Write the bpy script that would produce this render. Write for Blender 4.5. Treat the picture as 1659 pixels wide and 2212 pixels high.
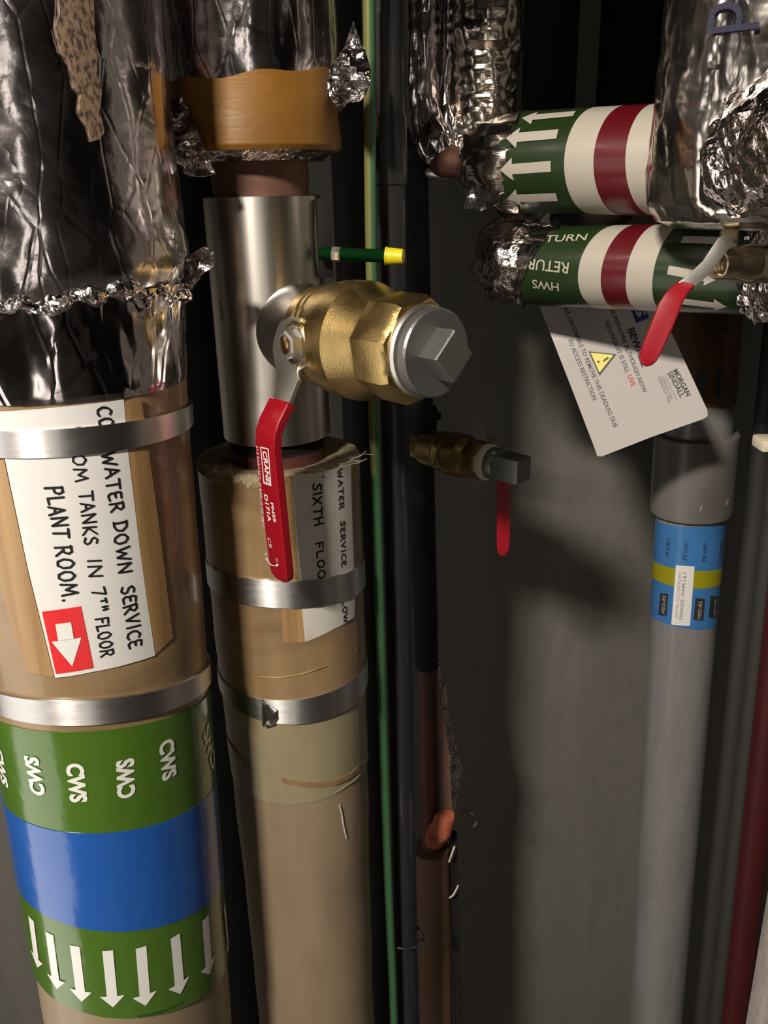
import bpy, bmesh, math, random
import numpy as np
from mathutils import Vector, Matrix, noise
from mathutils.geometry import tessellate_polygon

random.seed(4)
for o in list(bpy.data.objects):
    bpy.data.objects.remove(o)
SC = bpy.context.scene
COL = SC.collection

# ------------------------------------------------------------------ camera
W_PX, H_PX, F_PX = 1659.0, 2212.0, 1866.0
CAM = Vector((0, 0, 1.5))
PITCH = math.radians(20.0)
ROLL = math.asin(110.0 / F_PX * math.sin(PITCH) / math.cos(PITCH))
FWD = Vector((0, math.cos(PITCH), -math.sin(PITCH)))
_u0 = Vector((0, math.sin(PITCH), math.cos(PITCH)))
_r0 = Vector((1, 0, 0))
RIGHT = (_r0 * math.cos(ROLL) - _u0 * math.sin(ROLL)).normalized()
UP = (_u0 * math.cos(ROLL) + _r0 * math.sin(ROLL)).normalized()
cd = bpy.data.cameras.new('camera')
cam = bpy.data.objects.new('camera', cd)
COL.objects.link(cam)
cd.sensor_fit = 'VERTICAL'
cd.sensor_height = 36.0
cd.lens = F_PX / H_PX * 36.0
cd.clip_start = 0.01
m3 = Matrix((RIGHT, UP, -FWD)).transposed()
cam.matrix_world = Matrix.Translation(CAM) @ m3.to_4x4()
SC.camera = cam

# ------------------------------------------------------------------ world, lights, exposure
wd = bpy.data.worlds.new('world')
SC.world = wd
wd.use_nodes = True
wd.node_tree.nodes['Background'].inputs[0].default_value = (0.9, 0.85, 0.8, 1)
wd.node_tree.nodes['Background'].inputs[1].default_value = 0.002
SC.view_settings.view_transform = 'Standard'
SC.view_settings.look = 'None'
SC.view_settings.gamma = 1.0
SC.view_settings.use_curve_mapping = False
SC.view_settings.exposure = 0.0


def area(name, loc, target, sx, sy, power, color):
    ld = bpy.data.lights.new(name, 'AREA')
    ld.shape = 'RECTANGLE'
    ld.size, ld.size_y = sx, sy
    ld.energy = power
    ld.color = color
    o = bpy.data.objects.new(name, ld)
    COL.objects.link(o)
    o.location = loc
    o.rotation_euler = (Vector(target) - Vector(loc)).to_track_quat('-Z', 'Y').to_euler()
    return o


area('corridor_ceiling_lamp', (-0.70, -0.92, 2.52), (0.0, 0.62, 1.2), 0.24, 0.12, 52.0, (1.0, 0.90, 0.77))
area('added_left_panel_light', (-0.97, 0.00, 0.86), (0.0, 0.10, 0.95), 0.84, 1.66, 7.5, (1.0, 0.93, 0.85))  # added unseen area light at left for highlights and fill; no doorway modelled
area('added_rear_strip_light', (0.06, -2.18, 1.06), (0.06, 0.6, 1.06), 0.24, 2.05, 3.2, (1.0, 0.92, 0.82))  # added unseen strip light behind the camera for narrow highlights


# ------------------------------------------------------------------ helpers: pixels to points
def ray(px, py):
    return (FWD + RIGHT * ((px - W_PX / 2) / F_PX) - UP * ((py - H_PX / 2) / F_PX)).normalized()


def P(px, py, Y):
    d = ray(px, py)
    return CAM + d * (Y / d.y)


def proj(p):
    q = p - CAM
    z = q.dot(FWD)
    return (W_PX / 2 + F_PX * q.dot(RIGHT) / z, H_PX / 2 - F_PX * q.dot(UP) / z)


def mpp(p):                                  # metres per pixel at a point
    return (p - CAM).dot(FWD) / F_PX


class Cyl:
    """surface of a round pipe: u = distance round it, v = distance along it"""
    def __init__(s, A, B, r):
        s.A = A.copy(); s.r = r
        s.d = (B - A).normalized()
        c = CAM - A
        s.front = (c - s.d * c.dot(s.d)).normalized()
        s.right = s.d.cross(s.front)
        s.step = math.radians(4.0)

    def with_r(s, r):
        n = Cyl.__new__(Cyl); n.__dict__.update(s.__dict__); n.r = r
        return n

    def pt(s, u, v, h=0.0):
        t = u / s.r
        return s.A + s.d * v + (s.front * math.cos(t) + s.right * math.sin(t)) * (s.r + h)

    def hit(s, px, py):
        D = ray(px, py); O = CAM - s.A
        Dp = D - s.d * D.dot(s.d); Op = O - s.d * O.dot(s.d)
        a = Dp.dot(Dp); b = 2 * Dp.dot(Op); c = Op.dot(Op) - s.r ** 2
        disc = b * b - 4 * a * c
        t = (-b - math.sqrt(disc)) / (2 * a) if disc > 0 else -b / (2 * a)
        q = CAM + D * t - s.A
        th = math.atan2(q.dot(s.right), q.dot(s.front))
        return (th * s.r, q.dot(s.d))

    def vz(s, py):                            # v of the pixel row on the middle of the pipe
        lo, hi = -2.5, 2.5
        for _ in range(50):
            m = (lo + hi) / 2
            p = s.A + s.d * m
            if (p - CAM).dot(FWD) < 0.02 or proj(p)[1] > py: lo = m
            else: hi = m
        return (lo + hi) / 2


class Plane:
    def __init__(s, O, ex, ey):
        s.O = O.copy(); s.ex = ex.normalized()
        s.n = s.ex.cross(ey).normalized()
        s.ey = s.n.cross(s.ex)
        s.step = None

    def pt(s, u, v, h=0.0):
        return s.O + s.ex * u + s.ey * v + s.n * h

    def hit(s, px, py):
        D = ray(px, py)
        t = (s.O - CAM).dot(s.n) / D.dot(s.n)
        q = CAM + D * t - s.O
        return (q.dot(s.ex), q.dot(s.ey))


# ------------------------------------------------------------------ helpers: objects
BASE = {}


def thing(name, label, cat, loc, group=None):
    o = bpy.data.objects.new(name, None)
    o.empty_display_size = 0.05
    COL.objects.link(o)
    o.location = loc
    o['label'] = label; o['category'] = cat
    if group: o['group'] = group
    BASE[o.name] = Vector(loc)
    return o


def part(name, bm, mat, parent=None, label=None, angle=35, flip=False):
    me = bpy.data.meshes.new(name)
    base = BASE[parent.name] if parent is not None else Vector((0, 0, 0))
    if flip: bmesh.ops.reverse_faces(bm, faces=bm.faces[:])
    for v in bm.verts: v.co = v.co - base
    bm.to_mesh(me); bm.free()
    if mat is not None: me.materials.append(mat)
    me.polygons.foreach_set('use_smooth', [True] * len(me.polygons))
    me.set_sharp_from_angle(angle=math.radians(angle))
    o = bpy.data.objects.new(name, me)
    COL.objects.link(o)
    if parent is not None: o.parent = parent
    BASE[o.name] = base
    if label: o['label'] = label
    return o


def single(name, bm, mat, label, cat, group=None, angle=35):
    o = part(name, bm, mat, None, None, angle)
    o['label'] = label; o['category'] = cat
    if group: o['group'] = group
    return o


def struct(name, bm, mat):
    o = part(name, bm, mat)
    o['kind'] = 'structure'
    return o


# ------------------------------------------------------------------ helpers: materials
def lin(r, g, b):
    f = lambda c: ((c / 255 + 0.055) / 1.055) ** 2.4 if c > 10 else c / 255 / 12.92
    return (f(r), f(g), f(b))


def mat(name, col, rough=0.5, metal=0.0, coat=0.0, spec=0.5, var=None, bump=None, crease=None,
        rvar=None, scratch=None, anis=0.0):
    m = bpy.data.materials.new(name)
    m.use_nodes = True
    nt = m.node_tree; N = nt.nodes; L = nt.links
    b = N['Principled BSDF']
    b.inputs['Base Color'].default_value = (*col, 1)
    b.inputs['Roughness'].default_value = rough
    b.inputs['Metallic'].default_value = metal
    b.inputs['Coat Weight'].default_value = coat
    b.inputs['Coat Roughness'].default_value = 0.12
    b.inputs['Specular IOR Level'].default_value = spec
    tc = N.new('ShaderNodeTexCoord')
    if anis:
        b.inputs['Anisotropic'].default_value = anis
        b.inputs['Anisotropic Rotation'].default_value = 0.25
        tg = N.new('ShaderNodeTangent'); tg.direction_type = 'RADIAL'; tg.axis = 'Z'
        L.new(tg.outputs[0], b.inputs['Tangent'])

    def mapped(scale):
        mp = N.new('ShaderNodeMapping')
        mp.inputs['Scale'].default_value = scale if isinstance(scale, tuple) else (scale,) * 3
        L.new(tc.outputs['Object'], mp.inputs['Vector'])
        return mp.outputs['Vector']

    def nz(scale, detail=4.0, rough_=0.55):
        n = N.new('ShaderNodeTexNoise')
        n.inputs['Scale'].default_value = 1.0
        n.inputs['Detail'].default_value = detail
        n.inputs['Roughness'].default_value = rough_
        L.new(mapped(scale), n.inputs['Vector'])
        return n.outputs['Fac']

    if var:                                    # list of (scale, colour2, lo, hi)
        prev = None
        for (sc, c2, lo, hi) in var:
            rp = N.new('ShaderNodeMapRange')
            rp.inputs['From Min'].default_value = lo; rp.inputs['From Max'].default_value = hi
            L.new(nz(sc), rp.inputs['Value'])
            mx = N.new('ShaderNodeMix'); mx.data_type = 'RGBA'
            mx.inputs['B'].default_value = (*c2, 1)
            if prev is None: mx.inputs['A'].default_value = (*col, 1)
            else: L.new(prev, mx.inputs['A'])
            L.new(rp.outputs['Result'], mx.inputs['Factor'])
            prev = mx.outputs['Result']
        L.new(prev, b.inputs['Base Color'])
    if rvar:
        sc, lo, hi = rvar
        rp = N.new('ShaderNodeMapRange')
        rp.inputs['From Min'].default_value = 0.3; rp.inputs['From Max'].default_value = 0.7
        rp.inputs['To Min'].default_value = lo; rp.inputs['To Max'].default_value = hi
        L.new(nz(sc), rp.inputs['Value'])
        L.new(rp.outputs['Result'], b.inputs['Roughness'])
    nrm = None

    def add_bump(height, strength, dist):
        nonlocal nrm
        bp = N.new('ShaderNodeBump')
        bp.inputs['Strength'].default_value = strength
        bp.inputs['Distance'].default_value = dist
        L.new(height, bp.inputs['Height'])
        if nrm is not None: L.new(nrm, bp.inputs['Normal'])
        nrm = bp.outputs['Normal']

    for (sc, st, ds) in (bump or []):
        add_bump(nz(sc), st, ds)
    for (sc, st, ds) in (crease or []):        # folded-foil creases: |noise|
        mm = N.new('ShaderNodeMath'); mm.operation = 'SUBTRACT'; mm.inputs[1].default_value = 0.5
        L.new(nz(sc, 3.0), mm.inputs[0])
        ma = N.new('ShaderNodeMath'); ma.operation = 'ABSOLUTE'
        L.new(mm.outputs[0], ma.inputs[0])
        add_bump(ma.outputs[0], st, ds)
    for (sc, st, ds) in (scratch or []):       # thin ridges along cell borders
        vo = N.new('ShaderNodeTexVoronoi'); vo.feature = 'DISTANCE_TO_EDGE'
        vo.inputs['Scale'].default_value = 1.0
        L.new(mapped(sc), vo.inputs['Vector'])
        rp = N.new('ShaderNodeMapRange'); rp.inputs['From Max'].default_value = 0.06
        L.new(vo.outputs['Distance'], rp.inputs['Value'])
        add_bump(rp.outputs['Result'], st, ds)
    if nrm is not None:
        L.new(nrm, b.inputs['Normal'])
        if coat: L.new(nrm, b.inputs['Coat Normal'])
    return m


M = {}
M['wall'] = mat('board wall', (0.135, 0.130, 0.115), 0.85, var=[((14, 14, 2), (0.17, 0.163, 0.146), 0.35, 0.75), ((50, 50, 20), (0.13, 0.124, 0.112), 0.45, 0.8)], bump=[(90, 0.25, 0.002)])
M['plaster'] = mat('corridor plaster', (0.12, 0.113, 0.106), 0.8, bump=[(60, 0.1, 0.001)])
M['frame_wall'] = mat('fair faced frame', (0.33, 0.29, 0.27), 0.85, var=[(40, (0.24, 0.21, 0.20), 0.4, 0.7), (400, (0.2, 0.18, 0.17), 0.55, 0.7)], bump=[(300, 0.3, 0.001)])
M['floor'] = mat('grey vinyl floor', (0.10, 0.095, 0.09), 0.5, var=[(30, (0.14, 0.13, 0.12), 0.4, 0.7)])
M['foil'] = mat('wrinkled aluminium foil', (0.66, 0.61, 0.60), 0.17, 1.0, var=[(9, (0.50, 0.44, 0.42), 0.45, 0.75)],
                crease=[(38, 0.55, 0.010), (110, 0.45, 0.0035)], bump=[(260, 0.25, 0.001)])
M['foil_left'] = mat('scored aluminium foil', (0.64, 0.59, 0.60), 0.13, 1.0, var=[(7, (0.46, 0.41, 0.41), 0.45, 0.8)],
                     crease=[((16, 16, 22), 0.20, 0.012), ((70, 70, 90), 0.10, 0.003)],
                     scratch=[((60, 60, 22), 0.16, 0.0007)], rvar=(14, 0.10, 0.26))
M['foil_big'] = mat('large folded foil', (0.66, 0.61, 0.58), 0.16, 1.0, crease=[((26, 26, 11), 0.16, 0.012), ((80, 80, 40), 0.10, 0.003)], rvar=(24, 0.12, 0.26))
M['foil_smooth'] = mat('taped aluminium foil', (0.62, 0.57, 0.58), 0.12, 1.0, crease=[((10, 10, 16), 0.10, 0.008)],
                       scratch=[((40, 40, 14), 0.22, 0.0008)], rvar=(20, 0.06, 0.2))
M['foil_ribbed'] = mat('ribbed aluminium tape', (0.66, 0.60, 0.54), 0.2, 1.0, crease=[((30, 30, 160), 0.35, 0.0025), (60, 0.15, 0.004)])
M['kraft'] = mat('brown parcel tape', lin(142, 117, 86), 0.36, coat=0.5, var=[((30, 30, 4), lin(162, 135, 100), 0.4, 0.75), ((8, 8, 30), lin(112, 91, 66), 0.5, 0.8)], bump=[((20, 20, 6), 0.15, 0.003)])
M['kraft_light'] = mat('light kraft tape', lin(176, 142, 96), 0.4, coat=0.4, var=[((120, 120, 3), lin(140, 106, 66), 0.4, 0.7)])
M['lagging'] = mat('taupe lagging sleeve', lin(158, 147, 118), 0.42, coat=0.3, var=[((25, 25, 6), lin(142, 131, 104), 0.4, 0.75)], bump=[((14, 14, 7), 0.22, 0.004)])
M['lagging_low'] = mat('dusty lagging sleeve', lin(154, 136, 112), 0.5, coat=0.15, var=[((25, 25, 6), lin(138, 120, 98), 0.4, 0.75)], bump=[((14, 14, 5), 0.2, 0.004)])
M['wool'] = mat('glass wool', lin(168, 152, 122), 0.95, var=[(120, lin(110, 98, 74), 0.4, 0.7)], bump=[(350, 0.9, 0.003)])
M['paper'] = mat('white paper label', (0.80, 0.79, 0.78), 0.3, coat=0.35, bump=[(28, 0.12, 0.002)])
M['paper_old'] = mat('aged white paper label', (0.66, 0.64, 0.58), 0.4, coat=0.3, var=[(45, (0.56, 0.52, 0.44), 0.55, 0.8)], bump=[(70, 0.2, 0.002)])
M['ink'] = mat('black marker ink', (0.012, 0.012, 0.014), 0.5)
M['print'] = mat('dark print', (0.03, 0.03, 0.035), 0.5)
M['print_grey'] = mat('grey print', (0.16, 0.15, 0.15), 0.5)
M['print_faint'] = mat('faded red print', (0.42, 0.33, 0.31), 0.5)
M['ink_navy'] = mat('navy printed letter', (0.02, 0.018, 0.05), 0.35)
M['white'] = mat('white vinyl print', (0.82, 0.82, 0.80), 0.3, coat=0.2)
M['cream'] = mat('cream vinyl band', (0.47, 0.435, 0.375), 0.42, coat=0.15, var=[(70, (0.52, 0.46, 0.38), 0.62, 0.8)], bump=[(30, 0.06, 0.002)])
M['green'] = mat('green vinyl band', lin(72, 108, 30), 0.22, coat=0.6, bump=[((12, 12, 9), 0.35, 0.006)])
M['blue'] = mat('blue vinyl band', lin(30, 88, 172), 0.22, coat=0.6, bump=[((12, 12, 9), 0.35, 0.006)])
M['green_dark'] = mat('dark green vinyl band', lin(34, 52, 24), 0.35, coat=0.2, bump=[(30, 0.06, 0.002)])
M['maroon'] = mat('maroon vinyl band', lin(92, 14, 24), 0.35, coat=0.2)
M['red_sticker'] = mat('red sticker', lin(225, 50, 55), 0.35, coat=0.3)
M['steel'] = mat('satin stainless steel', (0.53, 0.50, 0.465), 0.40, 1.0, anis=0.7, rvar=((200, 200, 8), 0.38, 0.42), bump=[((300, 300, 20), 0.03, 0.0005)])
M['clamp'] = mat('bright steel strap', (0.72, 0.71, 0.71), 0.44, 1.0, anis=0.9, rvar=((60, 60, 400), 0.40, 0.47))
M['zinc'] = mat('zinc plated steel', (0.74, 0.73, 0.69), 0.42, 1.0, bump=[(300, 0.1, 0.0005)])
M['galv'] = mat('galvanised iron', (0.25, 0.25, 0.245), 0.42, 0.8, bump=[(600, 0.35, 0.0006)], var=[(90, (0.26, 0.26, 0.25), 0.45, 0.7)])
M['brass'] = mat('cast brass', (0.52, 0.38, 0.16), 0.34, 1.0, bump=[(700, 0.35, 0.0005)], rvar=(60, 0.28, 0.42), var=[(25, (0.42, 0.30, 0.12), 0.4, 0.75)])
M['brass_bright'] = mat('machined brass', (0.72, 0.55, 0.26), 0.2, 1.0)
M['bronze'] = mat('nickelled brass', (0.60, 0.50, 0.36), 0.28, 1.0)
M['copper'] = mat('dull copper', (0.16, 0.075, 0.05), 0.6, 0.2, var=[(40, (0.12, 0.055, 0.04), 0.4, 0.7)])
M['copper_dark'] = mat('dark red oxide pipe', (0.10, 0.035, 0.028), 0.55, 0.2)
M['red_grip'] = mat('red dipped vinyl', lin(150, 13, 30), 0.34, coat=0.2, bump=[(250, 0.04, 0.0005)])
M['black_pvc'] = mat('black conduit', (0.018, 0.018, 0.020), 0.42, var=[((120, 120, 6), (0.09, 0.09, 0.10), 0.56, 0.78)], bump=[((80, 80, 10), 0.1, 0.001)])
M['black'] = mat('matt black rubber', (0.008, 0.0075, 0.0075), 0.85, spec=0.12)
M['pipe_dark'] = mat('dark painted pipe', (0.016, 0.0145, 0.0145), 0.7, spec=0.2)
M['pipe_brown'] = mat('dark brown pipe', (0.036, 0.026, 0.022), 0.65, spec=0.3)
M['cable_green'] = mat('green earth sheath', lin(64, 106, 70), 0.5)
M['cable_yellow'] = mat('yellow earth stripe', lin(112, 112, 60), 0.5)
M['rod_green'] = mat('green threaded rod', lin(22, 82, 36), 0.4)
M['cap_yellow'] = mat('yellow plastic cap', lin(225, 210, 30), 0.4)
M['pvc_grey'] = mat('grey plastic pipe', (0.21, 0.205, 0.21), 0.30, var=[(500, (0.26, 0.25, 0.255), 0.4, 0.7), ((50, 50, 8), (0.18, 0.17, 0.175), 0.45, 0.8)], bump=[(40, 0.03, 0.001)])
M['pvc_coupler'] = mat('grey plastic coupler', (0.17, 0.16, 0.15), 0.34, bump=[(40, 0.04, 0.001)])
M['blue_band'] = mat('mid blue vinyl band', lin(62, 120, 182), 0.35, coat=0.2)
M['yellow_band'] = mat('yellow vinyl band', lin(152, 147, 24), 0.4)
M['ochre'] = mat('ochre brown vinyl band', lin(92, 64, 36), 0.45)
M['tape_ochre'] = mat('yellowed masking tape', lin(142, 98, 34), 0.5, coat=0.15, var=[((10, 10, 26), lin(116, 78, 26), 0.4, 0.75)], bump=[(22, 0.25, 0.004)], scratch=[((8, 8, 110), 0.12, 0.0004)])
M['foam'] = mat('pink fire foam', lin(190, 104, 78), 0.9, bump=[(160, 0.6, 0.003)], var=[(60, lin(140, 70, 52), 0.4, 0.7)])
M['sleeve_brown'] = mat('brown lagging sleeve', lin(122, 92, 72), 0.7, var=[((60, 60, 5), lin(96, 72, 56), 0.4, 0.7)])
M['rust'] = mat('rust brown elbow tape', lin(84, 44, 26), 0.7, var=[(60, lin(50, 28, 20), 0.4, 0.7)], bump=[(120, 0.4, 0.002)])
M['conduit_grey'] = mat('shade-toned grey conduit', (0.034, 0.032, 0.031), 0.65)  # base colour lowered to carry the shade these conduits stand in
M['red_pipe'] = mat('shade-toned red pipe', lin(64, 9, 13), 0.55)  # red darkened in the base colour, in place of shade falling there
M['laminate'] = mat('laminated white card', (0.52, 0.49, 0.475), 0.16, coat=0.8, bump=[(22, 0.16, 0.004)])
M['sign_yellow'] = mat('warning yellow', lin(225, 215, 90), 0.4)
M['sign_blue'] = mat('logo blue', lin(40, 50, 120), 0.4)
M['sign_red'] = mat('warning red', lin(190, 40, 40), 0.4)
M['plastic_cream'] = mat('cream plastic', (0.66, 0.60, 0.46), 0.45)
M['fibre'] = mat('pale fibre', (0.6, 0.56, 0.48), 0.5)
M['residue'] = mat('speckled glue residue', lin(134, 112, 92), 0.55, var=[((480, 480, 240), lin(70, 56, 48), 0.45, 0.60)], bump=[(150, 0.3, 0.001)])


# ------------------------------------------------------------------ helpers: geometry
def ridged(p, seed=0.0, octs=3):
    v = 0.0; a = 1.0; f = 1.0
    for k in range(octs):
        v += a * abs(noise.noise(Vector((p.x * f + seed, p.y * f - seed * 1.7, p.z * f + 3.1 * k))))
        a *= 0.5; f *= 2.1
    return v


def grid(bm, rows, closed=True):
    """rows: list of rings of Vectors"""
    V = [[bm.verts.new(p) for p in r] for r in rows]
    n = len(V[0])
    for i in range(len(V) - 1):
        for j in range(n if closed else n - 1):
            k = (j + 1) % n
            bm.faces.new((V[i][j], V[i][k], V[i + 1][k], V[i + 1][j]))
    return V


def fix(bm):
    bmesh.ops.recalc_face_normals(bm, faces=bm.faces[:])
    return bm


def revolve(cyl, prof, nt=64, disp=None, cap=True, vsh=None):
    """body round a pipe axis; prof = [(v, r)]; disp(point, theta, v) -> added radius"""
    bm = bmesh.new(); rows = []
    for (v, r) in prof:
        ring = []
        for j in range(nt):
            t = 2 * math.pi * j / nt
            n = cyl.front * math.cos(t) + cyl.right * math.sin(t)
            p = cyl.A + cyl.d * (v + (vsh(t, v) if vsh else 0.0)) + n * r
            if disp: p = p + n * disp(p, t, v)
            ring.append(p)
        rows.append(ring)
    V = grid(bm, rows)
    if cap:
        bm.faces.new(V[0]); bm.faces.new(V[-1])
    return fix(bm)


def dense(prof, n):
    """resample a (v, r) profile to n rows"""
    vs = [p[0] for p in prof]; rs = [p[1] for p in prof]
    out = []
    if vs[0] > vs[-1]: vs = vs[::-1]; rs = rs[::-1]
    for i in range(n):
        v = vs[0] + (vs[-1] - vs[0]) * i / (n - 1)
        out.append((v, float(np.interp(v, vs, rs))))
    return out


def fit(surf, pts, lam=0.02):
    """plane cut round a pipe through pixel points: v(theta)"""
    A = []; y = []
    for (px, py) in pts:
        u, v = surf.hit(px, py); t = u / surf.r
        A.append((1, math.sin(t), math.cos(t))); y.append(v)
    A = np.array(A); y = np.array(y)
    m = y.mean()
    R = np.diag([0, lam, lam])
    c = np.linalg.solve(A.T @ A + R, A.T @ (y - m))
    return lambda t: m + c[0] + c[1] * math.sin(t) + c[2] * math.cos(t)


def band(surf, top, bot, h=0.0006, nt=96, nv=2, lam=0.02, wob=0.0, sink=0.0008, edge=0.0, seed=1.0):
    """a strip round a pipe between two cuts, with its own thickness"""
    ft = fit(surf, top, lam) if not callable(top) else top
    fb = fit(surf, bot, lam) if not callable(bot) else bot
    bm = bmesh.new(); rows = []
    seq = [(0.0, -sink)] + [(i / nv, h) for i in range(nv + 1)] + [(1.0, -sink)]
    for (k, hh) in seq:
        ring = []
        for j in range(nt):
            t = 2 * math.pi * j / nt
            tt = t if t < math.pi else t - 2 * math.pi
            a, b = ft(t), fb(t)
            if edge:
                a += edge * noise.noise(Vector((math.cos(t) * 6 + seed, math.sin(t) * 6, 1)))
                b += edge * noise.noise(Vector((math.cos(t) * 6 + seed, math.sin(t) * 6, 7)))
            v = a + (b - a) * k
            w = wob * noise.noise(Vector((math.cos(t) * 4 + seed, math.sin(t) * 4, v * 40))) if hh > 0 else 0.0
            ring.append(surf.pt(tt * surf.r, v, hh + w))
        rows.append(ring)
    V = grid(bm, rows)
    # close the inside
    n = len(V[0])
    for j in range(n):
        k = (j + 1) % n
        bm.faces.new((V[-1][j], V[-1][k], V[0][k], V[0][j]))
    return fix(bm)


def lay(bm, surf, h, thick=0.0):
    """bm holds flat shapes in (u, v, 0): cut to follow the curve, map on the surface"""
    if surf.step:
        us = [v.co.x for v in bm.verts]
        st = surf.step * surf.r
        k = math.floor(min(us) / st) + 1
        while k * st < max(us):
            g = bm.verts[:] + bm.edges[:] + bm.faces[:]
            bmesh.ops.bisect_plane(bm, geom=g, dist=1e-7, plane_co=(k * st, 0, 0), plane_no=(1, 0, 0))
            k += 1
    if thick:
        bnd = [e for e in bm.edges if e.is_boundary]
        r = bmesh.ops.extrude_edge_only(bm, edges=bnd)
        for v in [x for x in r['geom'] if isinstance(x, bmesh.types.BMVert)]:
            v.co.z = -thick
    for v in bm.verts:
        v.co = surf.pt(v.co.x, v.co.y, h + v.co.z)
    return bm


def poly_bm(polys):
    bm = bmesh.new()
    for pl in polys:
        vs = [bm.verts.new((x, y, 0)) for (x, y) in pl]
        if len(vs) > 4:
            tris = tessellate_polygon([[Vector((x, y, 0)) for (x, y) in pl]])
            for t in tris:
                try: bm.faces.new([vs[i] for i in t])
                except ValueError: pass
        else:
            bm.faces.new(vs)
    for f in bm.faces:
        f.normal_update()
        if f.normal.z < 0: f.normal_flip()
    return bm


def sheet(surf, px, h=0.0006, thick=0.0006, rows=0):
    """flat shape outlined in photo pixels, wrapped on a surface"""
    return lay(poly_bm([[surf.hit(*p) for p in px]]), surf, h, thick)


def frame_on(surf, A, B):
    a = Vector(surf.hit(*A)); b = Vector(surf.hit(*B))
    ax = (b - a); Ln = ax.length; ax = ax / Ln
    return a, ax, Vector((-ax.y, ax.x)), Ln


def text_flat(s, bold=0.0, shear=0.0):
    cu = bpy.data.curves.new('t', 'FONT')
    cu.body = s; cu.size = 1.0; cu.offset = bold; cu.shear = shear; cu.resolution_u = 3
    ob = bpy.data.objects.new('t', cu)
    me = bpy.data.meshes.new_from_object(ob)
    bm = bmesh.new(); bm.from_mesh(me)
    bpy.data.objects.remove(ob); bpy.data.curves.remove(cu); bpy.data.meshes.remove(me)
    bmesh.ops.remove_doubles(bm, verts=bm.verts[:], dist=1e-5)
    return bm


CAP = 0.727                                    # capital height of the built-in font


def lettering(surf, s, A, B, hpx, h=0.0009, bold=0.0, shear=0.0):
    bm = text_flat(s, bold, shear)
    xs = [v.co.x for v in bm.verts]
    x0, x1 = min(xs), max(xs)
    a, ax, up, Ln = frame_on(surf, A, B)
    hy = hpx * mpp(surf.pt(*surf.hit(*A)))
    kx = Ln / (x1 - x0); ky = hy / CAP
    for v in bm.verts:
        q = a + ax * ((v.co.x - x0) * kx) + up * (v.co.y * ky)
        v.co = (q.x, q.y, 0)
    for f in bm.faces:
        f.normal_update()
        if f.normal.z < 0: f.normal_flip()
    return lay(bm, surf, h)


# hand-lettered capitals as pen strokes in a unit box (width, strokes)
PEN = {
    'A': (.75, [[(0, 0), (.36, 1), (.72, 0)], [(.14, .36), (.60, .36)]]),
    'C': (.7, [[(.68, .88), (.4, 1), (.1, .75), (.03, .4), (.2, .06), (.5, 0), (.7, .12)]]),
    'D': (.75, [[(.06, 1), (.1, 0)], [(-.04, .98), (.4, .95), (.7, .6), (.62, .2), (.3, 0), (-.02, .02)]]),
    'E': (.6, [[(.58, .96), (.15, 1), (.06, .75), (.08, .55), (.45, .54), (.1, .5), (.04, .2), (.2, 0), (.6, .06)]]),
    'F': (.6, [[(.08, 0), (.06, 1), (.62, .96)], [(.08, .52), (.48, .52)]]),
    'H': (.7, [[(.05, 1), (.08, 0)], [(.62, 1), (.66, 0)], [(.06, .5), (.64, .52)]]),
    'I': (.2, [[(.1, 1), (.1, 0)]]),
    'K': (.7, [[(.05, 1), (.08, 0)], [(.66, 1), (.1, .42), (.70, -.05)]]),
    'L': (.55, [[(.06, 1), (.05, .02), (.56, .06)]]),
    'M': (.9, [[(0, 0), (.14, 1), (.44, .30), (.74, 1), (.86, 0)]]),
    'N': (.75, [[(.03, 0), (.06, 1), (.66, .02), (.70, 1)]]),
    'O': (.75, [[(.38, 1), (.1, .8), (.02, .42), (.2, .04), (.48, 0), (.70, .3), (.68, .75), (.42, 1), (.3, .97)]]),
    'P': (.65, [[(.06, -.1), (.08, 1)], [(0, .98), (.45, 1), (.62, .75), (.45, .5), (.1, .46)]]),
    'R': (.7, [[(.06, 0), (.08, 1)], [(0, .98), (.45, 1), (.6, .76), (.42, .52), (.1, .46)], [(.3, .48), (.68, 0)]]),
    'S': (.62, [[(.62, .9), (.35, 1), (.1, .8), (.2, .58), (.5, .42), (.58, .18), (.35, 0), (.02, .1)]]),
    'T': (.72, [[(-.02, 1), (.74, .97)], [(.38, .98), (.34, 0)]]),
    'V': (.7, [[(0, 1), (.34, 0), (.68, 1)]]),
    'W': (1., [[(0, 1), (.24, 0), (.48, .72), (.74, 0), (.98, 1)]]),
    'X': (.7, [[(.02, 1), (.64, 0)], [(.64, .95), (0, .02)]]),
    '7': (.6, [[(0, .95), (.56, 1), (.24, 0)]]),
    'h': (.36, [[(.02, .95), (.36, .95)], [(.18, .95), (.18, .55)]]),
    'n': (.4, [[(.04, .55), (.06, .95)], [(.3, .95), (.32, .55)], [(.05, .75), (.3, .75)]]),
    '.': (.2, [[(.1, .08), (.12, .02)]]),
}


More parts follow.
